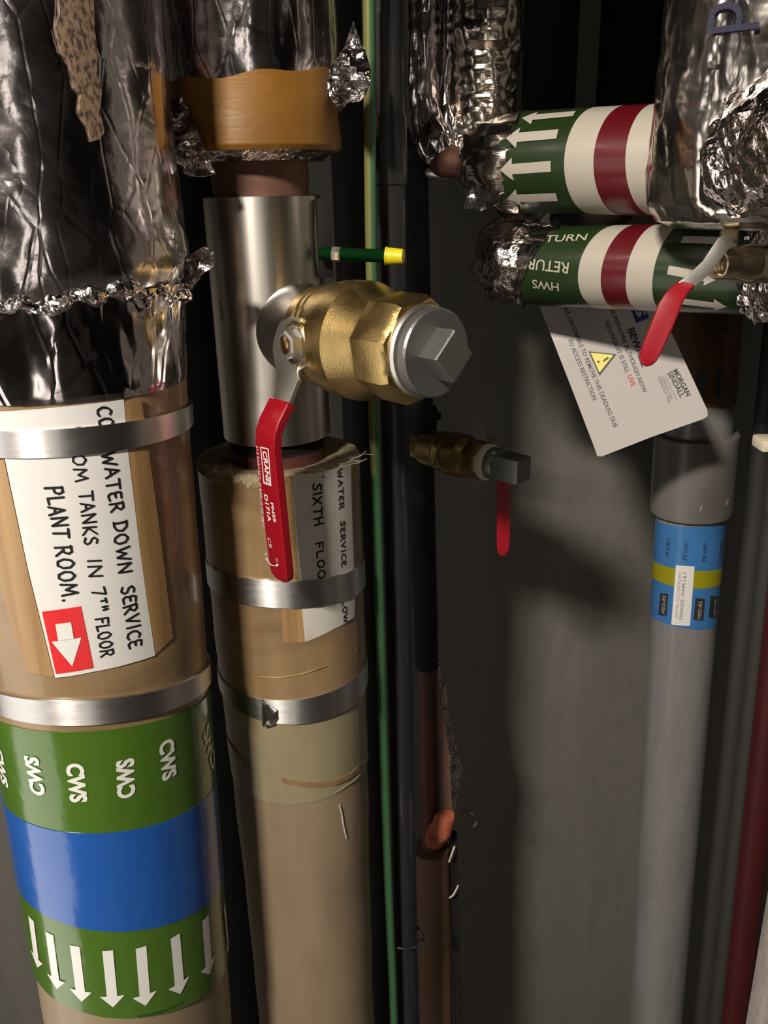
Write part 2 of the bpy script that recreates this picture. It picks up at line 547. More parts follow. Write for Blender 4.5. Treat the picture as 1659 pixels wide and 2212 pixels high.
def handwriting(surf, s, A, B, hpx, pen=0.13, h=0.0010, seed=0):
    rnd = random.Random(seed)
    gap = 0.24; x = 0.0; strokes = []
    for ch in s:
        if ch == ' ': x += 0.5; continue
        w, sts = PEN[ch]
        dy = rnd.uniform(-.05, .05); sk = rnd.uniform(-.05, .08)
        for st in sts:
            strokes.append([(x + px + sk * py + rnd.uniform(-.015, .015), py + dy + rnd.uniform(-.02, .02)) for px, py in st])
        x += w + gap
    tot = x - gap
    a, ax, up, Ln = frame_on(surf, A, B)
    hy = hpx * mpp(surf.pt(*surf.hit(*A)))
    kx = Ln / tot
    bm = bmesh.new(); pw = pen * hy / 2

    def disc(c, r):
        vs = [bm.verts.new((c.x + r * math.cos(k * math.pi / 4), c.y + r * math.sin(k * math.pi / 4), 0)) for k in range(8)]
        bm.faces.new(vs)
    for st in strokes:
        pts = [a + ax * (px * kx) + up * (py * hy) for px, py in st]
        for i, q in enumerate(pts):
            disc(q, pw)
            if i:
                p = pts[i - 1]; dd = (q - p)
                if dd.length < 1e-7: continue
                dd.normalize(); nn = Vector((-dd.y, dd.x)) * pw
                bm.faces.new([bm.verts.new((c.x, c.y, 0)) for c in (p - nn, q - nn, q + nn, p + nn)])
    for f in bm.faces:
        f.normal_update()
        if f.normal.z < 0: f.normal_flip()
    return lay(bm, surf, h)


def arrow(surf, tail, tip, sw, hw, hl, h=0.0009):
    """flat arrow: pixel tail and tip, shaft and head widths and head length in pixels"""
    a, ax, up, Ln = frame_on(surf, tail, tip)
    k = mpp(surf.pt(*surf.hit(*tail)))
    s2, h2, l = sw * k / 2, hw * k / 2, hl * k
    q = lambda x, y: tuple(a + ax * x + up * y)
    return lay(poly_bm([[q(0, -s2), q(Ln - l, -s2), q(Ln - l, s2), q(0, s2)], [q(Ln - l, -h2), q(Ln, 0), q(Ln - l, h2)]]), surf, h)


def tube(pts, r, seg=16, cap=True, disp=None, sub=0, step=0.0):
    """round tube along points; r number or list"""
    pts = [Vector(p) for p in pts]
    rr = list(r) if isinstance(r, (list, tuple)) else [r] * len(pts)
    if sub or step:
        np_, nr = [], []
        for i in range(len(pts) - 1):
            p0, p1, p2, p3 = pts[max(i - 1, 0)], pts[i], pts[i + 1], pts[min(i + 2, len(pts) - 1)]
            sb_ = max(sub, math.ceil((p2 - p1).length / step)) if step else sub
            for k in range(sb_):
                t = k / sb_
                np_.append(0.5 * ((2 * p1) + (p2 - p0) * t + (2 * p0 - 5 * p1 + 4 * p2 - p3) * t * t + (3 * p1 - p0 - 3 * p2 + p3) * t ** 3))
                nr.append(rr[i] + (rr[i + 1] - rr[i]) * t)
        np_.append(pts[-1]); nr.append(rr[-1]); pts, rr = np_, nr
    bm = bmesh.new(); rows = []; N = None
    for i, p in enumerate(pts):
        T = (pts[min(i + 1, len(pts) - 1)] - pts[max(i - 1, 0)]).normalized()
        if N is None:
            N = T.orthogonal().normalized()
        N = (N - T * N.dot(T)).normalized(); B = T.cross(N)
        ring = []
        for j in range(seg):
            t = 2 * math.pi * j / seg
            n = N * math.cos(t) + B * math.sin(t)
            q = p + n * rr[i]
            if disp: q = q + n * disp(q)
            ring.append(q)
        rows.append(ring)
    V = grid(bm, rows)
    if cap: bm.faces.new(V[0]); bm.faces.new(V[-1])
    return fix(bm)


def lathe(O, ax, prof, seg=48, up=Vector((0, 0, 1)), rot=0.0, capa=True, capb=True):
    """prof = [(t, r) or (t, r, sides)] along axis ax from O"""
    ax = ax.normalized(); e1 = (up - ax * up.dot(ax)).normalized(); e2 = ax.cross(e1)
    bm = bmesh.new(); rows = []
    for pr in prof:
        t, r = pr[0], pr[1]; ns = pr[2] if len(pr) > 2 else 0
        ring = []
        for j in range(seg):
            a = 2 * math.pi * j / seg
            rr = r
            if ns:
                w = 2 * math.pi / ns
                b = (a % w) - w / 2
                rr = r * math.cos(w / 2) / math.cos(b)
            aa = a + rot
            ring.append(O + ax * t + (e1 * math.cos(aa) + e2 * math.sin(aa)) * rr)
        rows.append(ring)
    V = grid(bm, rows)
    if capa: bm.faces.new(V[0])
    if capb: bm.faces.new(V[-1])
    return fix(bm)


def bar(path, width_dir, widths, thick, bev=0.0, seg=2):
    """flat bar swept along 3D points, width along width_dir"""
    path = [Vector(p) for p in path]; wd_ = width_dir.normalized()
    bm = bmesh.new(); rows = []
    ts = thick if isinstance(thick, (list, tuple)) else [thick] * len(path)
    for i, p in enumerate(path):
        T = (path[min(i + 1, len(path) - 1)] - path[max(i - 1, 0)]).normalized()
        n = wd_.cross(T).normalized()
        w = widths[i] / 2; t = ts[i] / 2
        rows.append([p - wd_ * w - n * t, p + wd_ * w - n * t, p + wd_ * w + n * t, p - wd_ * w + n * t])
    V = grid(bm, rows)
    bm.faces.new(V[0]); bm.faces.new(V[-1])
    fix(bm)
    if bev:
        es = [e for e in bm.edges if len(e.link_faces) == 2 and e.calc_face_angle(0) > 0.7]
        bmesh.ops.bevel(bm, geom=es, offset=bev, segments=seg, affect='EDGES', profile=0.6)
    return bm


def box(lo, hi, bev=0.0):
    bm = bmesh.new()
    bmesh.ops.create_cube(bm, size=1.0)
    for v in bm.verts:
        v.co = Vector([lo[i] + (v.co[i] + 0.5) * (hi[i] - lo[i]) for i in range(3)])
    if bev: bmesh.ops.bevel(bm, geom=bm.edges[:], offset=bev, segments=2, affect='EDGES', profile=0.5)
    return bm


def prism(surf, px, h0, h1, bev=0.0):
    """shape outlined in pixels on a plane surface, given thickness h0..h1"""
    pl = [surf.hit(*p) for p in px]
    bm = poly_bm([pl])
    r = bmesh.ops.extrude_face_region(bm, geom=bm.faces[:])
    top = [x for x in r['geom'] if isinstance(x, bmesh.types.BMVert)]
    ts = set(top)
    for v in bm.verts: v.co = surf.pt(v.co.x, v.co.y, h1 if v in ts else h0)
    fix(bm)
    if bev:
        es = [e for e in bm.edges if len(e.link_faces) == 2 and e.calc_face_angle(0) > 0.8]
        bmesh.ops.bevel(bm, geom=es, offset=bev, segments=2, affect='EDGES', profile=0.6)
    return bm


def flap(outline, amp=0.006, freq=60.0, seed=0.0, thick=0.0006, cell=0.0045):
    """crumpled sheet: outline = [(px, py, Y)] ; folded in depth by noise"""
    pts = [P(*q) for q in outline]
    c = sum(pts, Vector()) / len(pts)
    n = (CAM - c).normalized()
    ex = Vector((1, 0, 0)); ex = (ex - n * ex.dot(n)).normalized(); ey = n.cross(ex)
    fl = [((p - c).dot(ex), (p - c).dot(ey)) for p in pts]
    dep = [(p - c).dot(n) for p in pts]
    bm = poly_bm([fl])
    for ax_ in (0, 1):
        lo = min(v.co[ax_] for v in bm.verts); hi = max(v.co[ax_] for v in bm.verts)
        k = lo + cell
        while k < hi:
            co = [0, 0, 0]; co[ax_] = k; no = [0, 0, 0]; no[ax_] = 1
            bmesh.ops.bisect_plane(bm, geom=bm.verts[:] + bm.edges[:] + bm.faces[:], dist=1e-7, plane_co=co, plane_no=no)
            k += cell
    A = np.array([[x, y, 1] for x, y in fl]); sol = np.linalg.lstsq(A, np.array(dep), rcond=None)[0]
    for v in bm.verts:
        x, y = v.co.x, v.co.y
        z = sol[0] * x + sol[1] * y + sol[2] + amp * (ridged(Vector((x * freq, y * freq, seed)), seed) - 0.35)
        v.co = c + ex * x + ey * y + n * z
    fix(bm)
    bmesh.ops.solidify(bm, geom=bm.faces[:], thickness=thick)
    return bm


# ------------------------------------------------------------------ the setting
YB = 1.10
CEIL = 2.75
struct('floor', box((-2.5, -2.3, -0.05), (2.5, YB + 0.1, 0)), M['floor'])
struct('ceiling', box((-2.5, -2.3, CEIL), (2.5, YB + 0.1, CEIL + 0.05)), M['plaster'])
struct('wall_back', box((-2.5, YB, 0), (2.5, YB + 0.1, CEIL)), M['wall'])
struct('wall_front', box((-2.5, -2.3, 0), (2.5, -2.2, CEIL)), M['plaster'])
struct('wall_left', box((-1.35, 0.42, 0), (-1.20, YB, CEIL)), M['wall'])
struct('wall_right', box((0.62, 0.46, 0), (0.72, YB, CEIL)), M['wall'])
ex0 = P(1646, 1984, 0.46).x
struct('trim_1', box((ex0, 0.44, 0), (ex0 + 0.16, 0.46, CEIL), 0.002), M['frame_wall'])

struct('unseen_shade_panel', box((-1.2, 0.44, 1.78), (ex0, 0.49, CEIL), 0.002), M['frame_wall'])  # unseen head panel added to keep lamp light off the upper back wall

# ------------------------------------------------------------------ cold water main (left)
LY = 0.55
LP = Cyl(P(222, 1500, LY), P(300, 2150, LY) + (P(222, 1500, LY) - P(300, 2150, LY)) * 2.0, 0.078)
cw = thing('insulated_water_pipe', 'fat insulated cold water pipe on the left with foil top and blue striped band', 'pipe', (LP.A.x, LP.A.y, 0))
v0 = -LP.A.z / LP.d.z; v1 = (CEIL - LP.A.z) / LP.d.z
vf = LP.vz(818)                                # foil ends
r_in = 0.0765
S_in = LP.with_r(r_in)
part('core_pipe', revolve(LP, [(v0, 0.054), (v1, 0.054)], 32), M['copper_dark'], cw)
part('insulation', revolve(S_in, dense([(LP.vz(1485), r_in), (vf + 0.004, r_in - 0.001)], 40), 96,
     disp=lambda p, t, v: 0.0007 * noise.noise(p * 22)), M['kraft'], cw)
part('lower_insulation', revolve(LP, dense([(v0, 0.0745), (LP.vz(1482), 0.0755)], 40), 96,
     disp=lambda p, t, v: 0.0008 * noise.noise(p * 18)), M['lagging_low'], cw)


def foil_disp(p, t, v):
    k = 0.35 + 0.65 * min(1.0, max(0.0, (LP.vz(120) - v) / 0.12))
    base = 0.0042 * k * (ridged(Vector((p.x * 13, p.y * 13, p.z * 24)), 3.0) - 0.4)
    fine = 0.0011 * k * (ridged(Vector((p.x * 44, p.y * 44, p.z * 80)), 9.0, 2) - 0.4)
    return base + fine


vseam = LP.vz(622)
part('foil_wrap', revolve(LP, dense([(vseam - 0.006, 0.0770), (vseam + 0.012, 0.0825), (LP.vz(560), 0.0835), (LP.vz(330), 0.0790), (LP.vz(0), 0.0775), (v1, 0.0775)], 230), 170, disp=foil_disp), M['foil_left'], cw)
part('foil_collar', revolve(LP, dense([(vf, 0.0765), (vf + 0.004, 0.0772), (LP.vz(800), 0.0772), (LP.vz(740), 0.0775), (vseam + 0.004, 0.0800)], 60), 170,
     disp=lambda p, t, v: 0.0016 * (ridged(Vector((p.x * 40, p.y * 40, p.z * 14)), 5.0) - 0.4) * (1.0 + 2.5 * max(0, (v - LP.vz(740)) / 0.03))), M['foil_smooth'], cw)
# crumpled seam ridge between the two foils
sb = bmesh.new()
seam = tube([LP.pt(math.radians(a) * LP.r, vseam + 0.004 * math.sin(a * 0.07) + 0.002 * math.sin(a * .31), 0.0005) for a in range(-100, 101, 1)], 0.0042, 14,
            disp=lambda q: 0.0075 * (ridged(Vector((q.x * 60, q.y * 60, q.z * 95)), 2.0) - 0.40))
part('foil_seam', seam, M['foil'], cw)
part('foil_flap', flap([(398, 560, .555), (418, 545, .55), (440, 532, .55), (463, 545, .55), (461, 575, .55), (440, 590, .55), (415, 625, .55), (392, 640, .56), (385, 600, .56)], 0.01, 70, 3.0), M['foil'], cw)
S_fo = LP.with_r(0.0800)
part('glue_residue', sheet(LP.with_r(0.0790), [(124, -20), (128, 30), (118, 62), (130, 110), (150, 140), (158, 190), (172, 205), (168, 245), (188, 275), (196, 306), (214, 300), (222, 285), (212, 240), (216, 200), (206, 160), (208, 120), (200, 60), (198, -20)], 0.002, 0.004), M['residue'], cw, 'speckled tan glue residue on the foil')

# steel straps
S_c = LP.with_r(0.0775)
part('upper_strap', band(S_c, [(0, 932), (76, 929), (203, 919), (308, 905), (400, 881)], [(0, 989), (92, 987), (234, 974), (339, 957), (400, 929)], 0.0012, 128), M['clamp'], cw)
part('lower_strap', band(S_c, [(0, 1493), (93, 1515), (179, 1517), (310, 1493), (396, 1467), (448, 1443)], [(0, 1541), (52, 1557), (138, 1569), (241, 1560), (330, 1541), (444, 1490)], 0.0012, 128), M['clamp'], cw)
# hand-written paper label with red arrow
lab = part('paper_label', sheet(S_in, [(-12, 889), (60, 885), (130, 879), (200, 872), (266, 863), (276, 980), (300, 1180), (318, 1310), (334, 1415), (280, 1432), (200, 1450), (120, 1463), (61, 1224), (12, 990)], 0.0008, 0.001), M['paper'], cw)
for i, (s, a, b, hp) in enumerate([
        ('COLD', (206, 880), (221, 968), 30), ('WATER', (219, 978), (238, 1106), 29), ('DOWN', (242, 1128), (255, 1238), 29), ('SERVICE', (260, 1268), (278, 1400), 29),
        ('FROM', (146, 925), (163, 1040), 26), ('TANKS', (169, 1062), (184, 1176), 27), ('IN', (188, 1208), (192, 1246), 27), ('7hn', (198, 1272), (207, 1322), 27), ('FLOOR', (206, 1335), (218, 1418), 26),
        ('PLANT', (100, 1052), (116, 1160), 33), ('ROOM.', (119, 1180), (137, 1298), 33)]):
    part('handwriting', handwriting(S_in, s, a, b, hp, 0.16, 0.0012, i), M['ink'], lab, 'black marker handwriting reading ' + s.replace('7hn', '7TH').lower())
part('red_sticker', sheet(S_in, [(92, 1320), (130, 1315), (175, 1308), (190, 1380), (202, 1441), (160, 1449), (122, 1454)], 0.0011, 0.0003), M['red_sticker'], lab, 'red sticker')
ar = poly_bm([[S_in.hit(*p) for p in ((121, 1346), (154, 1342), (160, 1377), (127, 1382))], [S_in.hit(*p) for p in ((113, 1384), (176, 1375), (157, 1437))]])
part('white_arrow', lay(ar, S_in, 0.0014), M['white'], lab, 'white arrow on the red sticker')
part('tape_strip', sheet(S_in, [(268, 868), (305, 862), (322, 990), (340, 1120), (372, 1376), (336, 1412), (318, 1310), (300, 1180), (278, 980)], 0.0007, 0.0008), M['kraft_light'], cw)
part('tape_strip', sheet(S_in, [(-40, 995), (10, 992), (60, 1228), (118, 1462), (60, 1450), (20, 1330), (-20, 1150)], 0.0007, 0.0008), M['kraft_light'], cw)
# green and blue identification band
S_g = LP.with_r(0.0765)
g_top = [(10, 1562), (80, 1578), (150, 1582), (240, 1575), (330, 1555), (440, 1512)]
b_top = [(15, 1741), (79, 1781), (148, 1799), (207, 1801), (310, 1784), (413, 1743), (458, 1708)]
b_bot = [(52, 1932), (103, 1977), (179, 2010), (241, 2015), (327, 1997), (448, 1942), (479, 1908)]
g_bot = [(114, 2152), (172, 2183), (241, 2202), (310, 2195), (396, 2170), (455, 2142)]
idb = part('identification_band', band(S_g, g_top, g_bot, 0.0006, 128, 14, wob=0.0004), M['green'], cw, 'green vinyl band')
part('blue_stripe', band(S_g, b_top, b_bot, 0.0010, 128, 8, wob=0.0004), M['blue'], idb, 'blue stripe')
for (x, y, dn, tilt) in ((17, 1646, 1, .16), (74, 1676, 0, .18), (167, 1689, 1, .11), (271, 1676, 0, .03), (364, 1646, 1, .09), (437, 1600, 0, .16)):
    L_ = 46; dx = tilt * L_; hh = 17
    if dn: A_, B_ = (x - dx - hh, y - L_ + 4), (x + dx - hh, y + L_ - 4)
    else: A_, B_ = (x + dx + hh, y + L_ - 4), (x - dx + hh, y - L_ + 4)
    part('lettering', lettering(S_g, 'CWS', A_, B_, 35, 0.0012, 0.045), M['white'], idb, 'white letters CWS')
for (a, b) in (((70, 1982), (84, 2088)), ((109, 2014), (125, 2134)), ((163, 2041), (178, 2161)), ((233, 2051), (245, 2173)), ((304, 2044), (314, 2170)), ((377, 2020), (388, 2145)), ((441, 1982), (450, 2104)), ((482, 1955), (491, 2054))):
    part('flow_arrow', arrow(S_g, a, b, 22, 52, 32, 0.0012), M['white'], idb, 'white flow arrow pointing down')
part('lettering', lettering(S_g, 'ventutape.co.uk', (296, 2196), (394, 2166), 9, 0.0012, 0.0), M['print'], idb, 'small dark print along the lower edge')

# ------------------------------------------------------------------ branch water pipe (middle)
MY = 0.648
KM = MY / 0.60
MP = Cyl(P(639, 1520, MY), P(565, 430, MY), 0.058 * KM)
mw = thing('branch_water_pipe', 'middle water pipe with bare steel tee between foil and brown lagging', 'pipe', (MP.A.x, MP.A.y, 0))
v0 = -MP.A.z / MP.d.z; v1 = (CEIL - MP.A.z) / MP.d.z
R_st = 0.0378 * KM
v_st, v_sb = MP.vz(424), MP.vz(936)
part('core_pipe', revolve(MP, [(v0, 0.030 * KM), (v1, 0.030 * KM)], 40), M['copper'], mw)
part('upper_collar', revolve(MP, [(v_st - .004, .0305 * KM), (v_st + 0.012, .0315 * KM), (MP.vz(352), 0.0315 * KM), (MP.vz(344), .034 * KM), (MP.vz(320), .034 * KM)], 48), M['copper'], mw, 'dark copper collar above the steel tee')
sleeve = part('steel_sleeve', revolve(MP, [(v_sb, R_st - .003), (v_sb, R_st - .0006), (v_sb + 0.0006, R_st)] + dense([(v_sb + 0.001, R_st), (v_st - 0.001, R_st)], 20) + [(v_st - .0006, R_st), (v_st, R_st - .0006), (v_st, R_st - .003)], 96), M['steel'], mw)
part('lettering', lettering(MP.with_r(R_st), 'S/PX', (473, 648), (479, 694), 8, 0.0003), M['print'], sleeve, 'tiny dark stamp on the steel')
part('gasket', revolve(MP, [(v_sb - 0.010, 0.0335 * KM), (v_sb + .002, 0.0335 * KM)], 48), M['black'], mw)
part('lower_collar', revolve(MP, [(MP.vz(1040), 0.0335 * KM), (v_sb - 0.008, 0.0335 * KM)], 48), M['copper_dark'], mw)
# branch outlet pulled out of the tee
VA = Vector((0.64, -0.768, 0)).normalized()
vb = MP.vz(703)
S0 = MP.A + MP.d * vb
bm = bmesh.new(); rows = []
rb, rn, tn = 0.036, 0.0262, 0.060
e1 = Vector((0, 0, 1)); e2 = VA.cross(e1)
for i in range(15):
    s = i / 14; ring = []
    for j in range(64):
        a = 2 * math.pi * j / 64
        r = rb - (rb - rn) * math.sin(s * math.pi / 2)
        tb = math.sqrt(max(R_st ** 2 - (rb * math.sin(a)) ** 2, 0)) - 0.0006
        t = tb + (tn - tb) * (1 - math.cos(s * math.pi / 2))
        ring.append(S0 + VA * t + (e1 * math.cos(a) + e2 * math.sin(a)) * r)
    rows.append(ring)
rows.append([p + VA * 0.008 for p in rows[-1]])
grid(bm, rows)
part('tee_outlet', fix(bm), M['steel'], mw)
# foil above
v_ft = MP.vz(188)
part('foil_wrap', revolve(MP, dense([(v_ft - .012, 0.0485 * KM), (v_ft, 0.0510 * KM), (MP.vz(150), .0525 * KM), (MP.vz(60), 0.0525 * KM), (MP.vz(0), 0.053 * KM), (v1, .053 * KM)], 150), 130,
     disp=lambda p, t, v: 0.0026 * min(1, max(0.0, (v - v_ft) / .02)) * (ridged(Vector((p.x * 36, p.y * 36, p.z * 16)), 21.0) - 0.4)), M['foil_left'], mw)
part('masking_tape', revolve(MP, dense([(MP.vz(332), .0528 * KM), (MP.vz(322), .0545 * KM), (MP.vz(255), .0535 * KM), (v_ft - 0.004, .0530 * KM), (MP.vz(180), .0528 * KM), (MP.vz(179), .0500 * KM)], 60), 160, vsh=lambda t, v: (.0016 * math.sin(3 * t) + .0012 * math.sin(7 * t + 1) + .007 * max(0, math.sin(t - .1)) ** 2) * max(0, min(1, (v - MP.vz(250)) / .02)),
     disp=lambda p, t, v: 0.0018 * noise.noise(Vector((p.x * 28, p.y * 28, p.z * 28))) + 0.003 * max(0, math.sin(t - 0.2)) ** 6 * noise.noise(p * 55)), M['tape_ochre'], mw)
part('foil_fringe', revolve(MP, dense([(MP.vz(352), 0.0405 * KM), (MP.vz(330), .049 * KM), (MP.vz(318), .051 * KM)], 20), 110,
     disp=lambda p, t, v: 0.006 * (ridged(p * 48, 4.0) - 0.45)), M['foil'], mw)
part('foil_flap', flap([(372, 212, .60), (392, 205, .60), (410, 240, .59), (430, 290, .585), (448, 335, .58), (465, 375, .58), (440, 382, .58), (415, 382, .58), (392, 372, .58), (372, 350, .585), (385, 320, .59), (366, 290, .60), (368, 250, .60)], 0.010, 60, 11.0), M['foil'], mw)
part('foil_flap', flap([(763, 45, .63), (772, 70, .63), (790, 110, .625), (801, 150, .625), (800, 180, .625), (790, 205, .625), (775, 220, .625), (752, 222, .62), (735, 240, .62), (712, 210, .62), (696, 175, .62), (720, 135, .62), (745, 100, .625)], 0.012, 60, 17.0), M['foil'], mw)
# lagging below the tee
r_l = 0.058 * KM
v_lt = MP.vz(984)
S_l = MP.with_r(r_l)
part('insulation', revolve(MP, dense([(MP.vz(1448), r_l), (v_lt - 0.001, r_l)], 40), 110, disp=lambda p, t, v: 0.0007 * noise.noise(p * 24)), M['kraft'], mw)
part('wool_edge', revolve(MP, [(v_lt - 0.006, r_l - .0006), (v_lt - 0.002, r_l + 0.0004), (v_lt + 0.001, r_l - 0.0006), (v_lt + 0.002, r_l - 0.004), (v_lt + 0.0015, r_l - 0.016), (v_lt - 0.001, 0.0335 * KM)], 160,
     disp=lambda p, t, v: 0.0016 * noise.noise(p * 160) + 0.0010 * noise.noise(p * 400), cap=False), M['wool'], mw, 'pale fluffy glass wool edge', 60)
fb = bmesh.new()
for k in range(46):
    t = random.uniform(-1.5, 1.5); u = t * r_l
    p0 = MP.pt(t * MP.r, v_lt + random.uniform(-.004, .003), 0.0) * 1.0
    n = (p0 - (MP.A + MP.d * (v_lt))).normalized()
    dv = Vector((random.uniform(-1, 1), random.uniform(-1, .3), random.uniform(-.2, 1.2))).normalized()
    L_ = random.uniform(.003, .011)
    tb = tube([p0 - n * 0.002, p0 + (dv + n * .5) * L_ * .5, p0 + (dv * 1.2 + Vector((random.uniform(-.4, .4), 0, 0))) * L_], 0.00016, 4)
    me = bpy.data.meshes.new('x'); tb.to_mesh(me); tb.free(); fb.from_mesh(me); bpy.data.meshes.remove(me)
wf = part('wool_fibre', fb, M['fibre'], mw)
wf['kind'] = 'stuff'
part('lower_insulation', revolve(MP, dense([(MP.vz(1640), 0.0562 * KM), (MP.vz(1446), 0.0572 * KM)], 40), 110,
     disp=lambda p, t, v: 0.0008 * noise.noise(p * 20)), M['lagging'], mw)
v_j = MP.vz(1637)
part('bottom_insulation', revolve(MP, dense([(v0, 0.0530 * KM), (MP.vz(2100), .0532 * KM), (v_j, 0.0552 * KM)], 80), 110,
     disp=lambda p, t, v: 0.0010 * noise.noise(p * 18) + 0.0016 * ridged(p * 26, 7.0) * max(0, math.sin(t)) * max(0, 1 - abs(v - MP.vz(1730)) / 0.06)), M['lagging_low'], mw)
part('tape_join', band(MP.with_r(0.0558 * KM), [(560, 1657), (640, 1690), (700, 1688), (760, 1662), (787, 1640)], [(560, 1672), (640, 1699), (700, 1697), (760, 1674), (787, 1655)], 0.0012, 128, 3, wob=.0014, edge=0.002, seed=3), M['kraft'], mw)
# loose wrinkle of tape on the right
part('tape_wrinkle', tube([MP.with_r(0.0555 * KM).pt(*MP.with_r(0.0555 * KM).hit(x, y), 0.0004) for (x, y) in ((733, 1738), (738, 1760), (742, 1785), (748, 1810))], 0.0007, 6, sub=4), M['fibre'], mw)
part('tape_wrinkle', tube([MP.with_r(0.0555 * KM).pt(*MP.with_r(0.0555 * KM).hit(x, y), 0.0004) for (x, y) in ((788, 1655), (770, 1680), (745, 1698), (722, 1712))], 0.0009, 6, sub=4), M['lagging'], mw)
part('tape_wrinkle', tube([S_l.pt(*S_l.hit(x, y), 0.0002) for (x, y) in ((560, 1462), (620, 1462), (700, 1440), (770, 1400))], 0.0006, 6, sub=6), M['kraft_light'], mw)
# straps
S_s = MP.with_r(0.0585 * KM)
part('upper_strap', band(S_s, [(440, 1210), (520, 1243), (610, 1258), (700, 1250), (773, 1222)], [(450, 1255), (500, 1292), (560, 1311), (620, 1316), (700, 1304), (776, 1280)], 0.0010, 128, 3, edge=0.0012), M['clamp'], mw)
ls = part('lower_strap', band(S_s.with_r(0.0580 * KM), [(472, 1450), (520, 1493), (580, 1514), (640, 1513), (720, 1490), (780, 1446)], [(482, 1498), (520, 1534), (575, 1563), (640, 1564), (700, 1550), (783, 1500)], 0.0010, 128, 3), M['clamp'], mw)
S_b = MP.with_r(0.0592 * KM)
bk = bmesh.new()
q = [S_b.pt(*S_b.hit(x, y), h) for (x, y, h) in ((566, 1507, .001), (571, 1508, .0045), (600, 1532, .001), (601, 1552, .001), (592, 1565, .001), (573, 1564, .0045), (566, 1562, .001), (585, 1545, .007))]
vv = [bk.verts.new(p) for p in q]
for f in ((0, 1, 5, 6), (1, 2, 7), (2, 3, 7), (3, 4, 7), (4, 5, 7), (5, 1, 7)): bk.faces.new([vv[i] for i in f])
part('buckle', fix(bk), M['clamp'], mw, 'folded steel buckle on the lower strap', 10)
# paper label
S_p = S_l
pl = part('paper_label', sheet(S_p, [(630, 1027), (680, 1022), (720, 1013), (757, 1001), (757, 1060), (760, 1150), (763, 1228), (766, 1290), (764, 1332), (720, 1358), (658, 1386), (653, 1330), (642, 1200), (634, 1100)], 0.0007, 0.0008), M['paper_old'], mw)
for i, (s, a, b, hp) in enumerate([('SIXTH', (674, 1045), (679, 1135), 20), ('FLOOR', (681, 1172), (688, 1272), 17), ('WATER', (727, 1015), (731, 1100), 14), ('SERVICE', (733, 1126), (736, 1224), 14), ('FLOW', (736, 1283), (741, 1346), 13)]):
    part('handwriting', handwriting(S_p, s, a, b, hp, 0.22, 0.0010, 20 + i), M['ink'], pl, 'black handwriting reading ' + s.lower())
part('tape_strip', sheet(S_p, [(606, 1030), (629, 1028), (634, 1100), (642, 1200), (653, 1330), (657, 1386), (612, 1388), (608, 1320), (612, 1200), (608, 1100)], 0.0006, 0.0007), M['kraft_light'], mw)

# ------------------------------------------------------------------ large brass ball valve
def t_at(O, D, px):
    lo, hi = 0.0, 0.4
    for _ in range(50):
        m = (lo + hi) / 2
        if proj(O + D * m)[0] < px: lo = m
        else: hi = m
    return (lo + hi) / 2


LV = t_at(S0, VA, 945)
bv = thing('ball_valve', 'large brass ball valve on the steel tee with long lettered red lever', 'valve', S0 + VA * 0.07)
kr = mpp(S0 + VA * LV) / mpp(P(945, 745, .50))
Rb = 127 * mpp(S0 + VA * (0.6 * LV))
pf = lambda f, k, *s: (f * LV, k * Rb, *s)
body = part('valve_body', lathe(S0, VA, [pf(.33, .60), pf(.335, .80), pf(.35, .84), pf(.395, .86), pf(.40, .885), pf(.41, .90), pf(.42, .885), pf(.435, .885), pf(.44, .915), pf(.45, .93), pf(.46, .915), pf(.475, .925),
                                      pf(.53, .985), pf(.57, 1.0), pf(.635, 1.0), pf(.64, .992), pf(.735, .80), pf(.755, .78)], 72, capb=True), M['brass'], bv, angle=14)
part('hex_end', lathe(S0, VA, [pf(.74, .70, 0), pf(.745, .80, 8), pf(.765, .88, 8), pf(.90, .88, 8), pf(.925, .82, 8), pf(.93, .74, 0)], 64, rot=math.radians(22.5 + 8)), M['brass'], bv, 'octagonal brass end')
part('thread_tape', lathe(S0, VA, [pf(.925, .66), pf(.928, .715), pf(.938, .725), pf(.95, .70), pf(.952, .6)], 64), M['zinc'], bv, 'pale thread seal ring')
Rp = 97 * mpp(S0 + VA * LV)
plug = part('blanking_plug', lathe(S0, VA, [(LV * .945, Rp * .7), (LV * .965, Rp * .96), (LV * .967, Rp), (LV * .992, Rp), (LV, Rp * .96), (LV, .0)], 64, capb=False), M['galv'], bv, 'grey galvanised plug')
hs = 0.0150 * kr
part('square_head', lathe(S0, VA, [(LV - .002, hs, 4), (LV + .0135, hs, 4), (LV + .0145, hs * .93, 4), (LV + .0145, 0)], 64, capb=False), M['galv'], plug, 'square head of the plug')
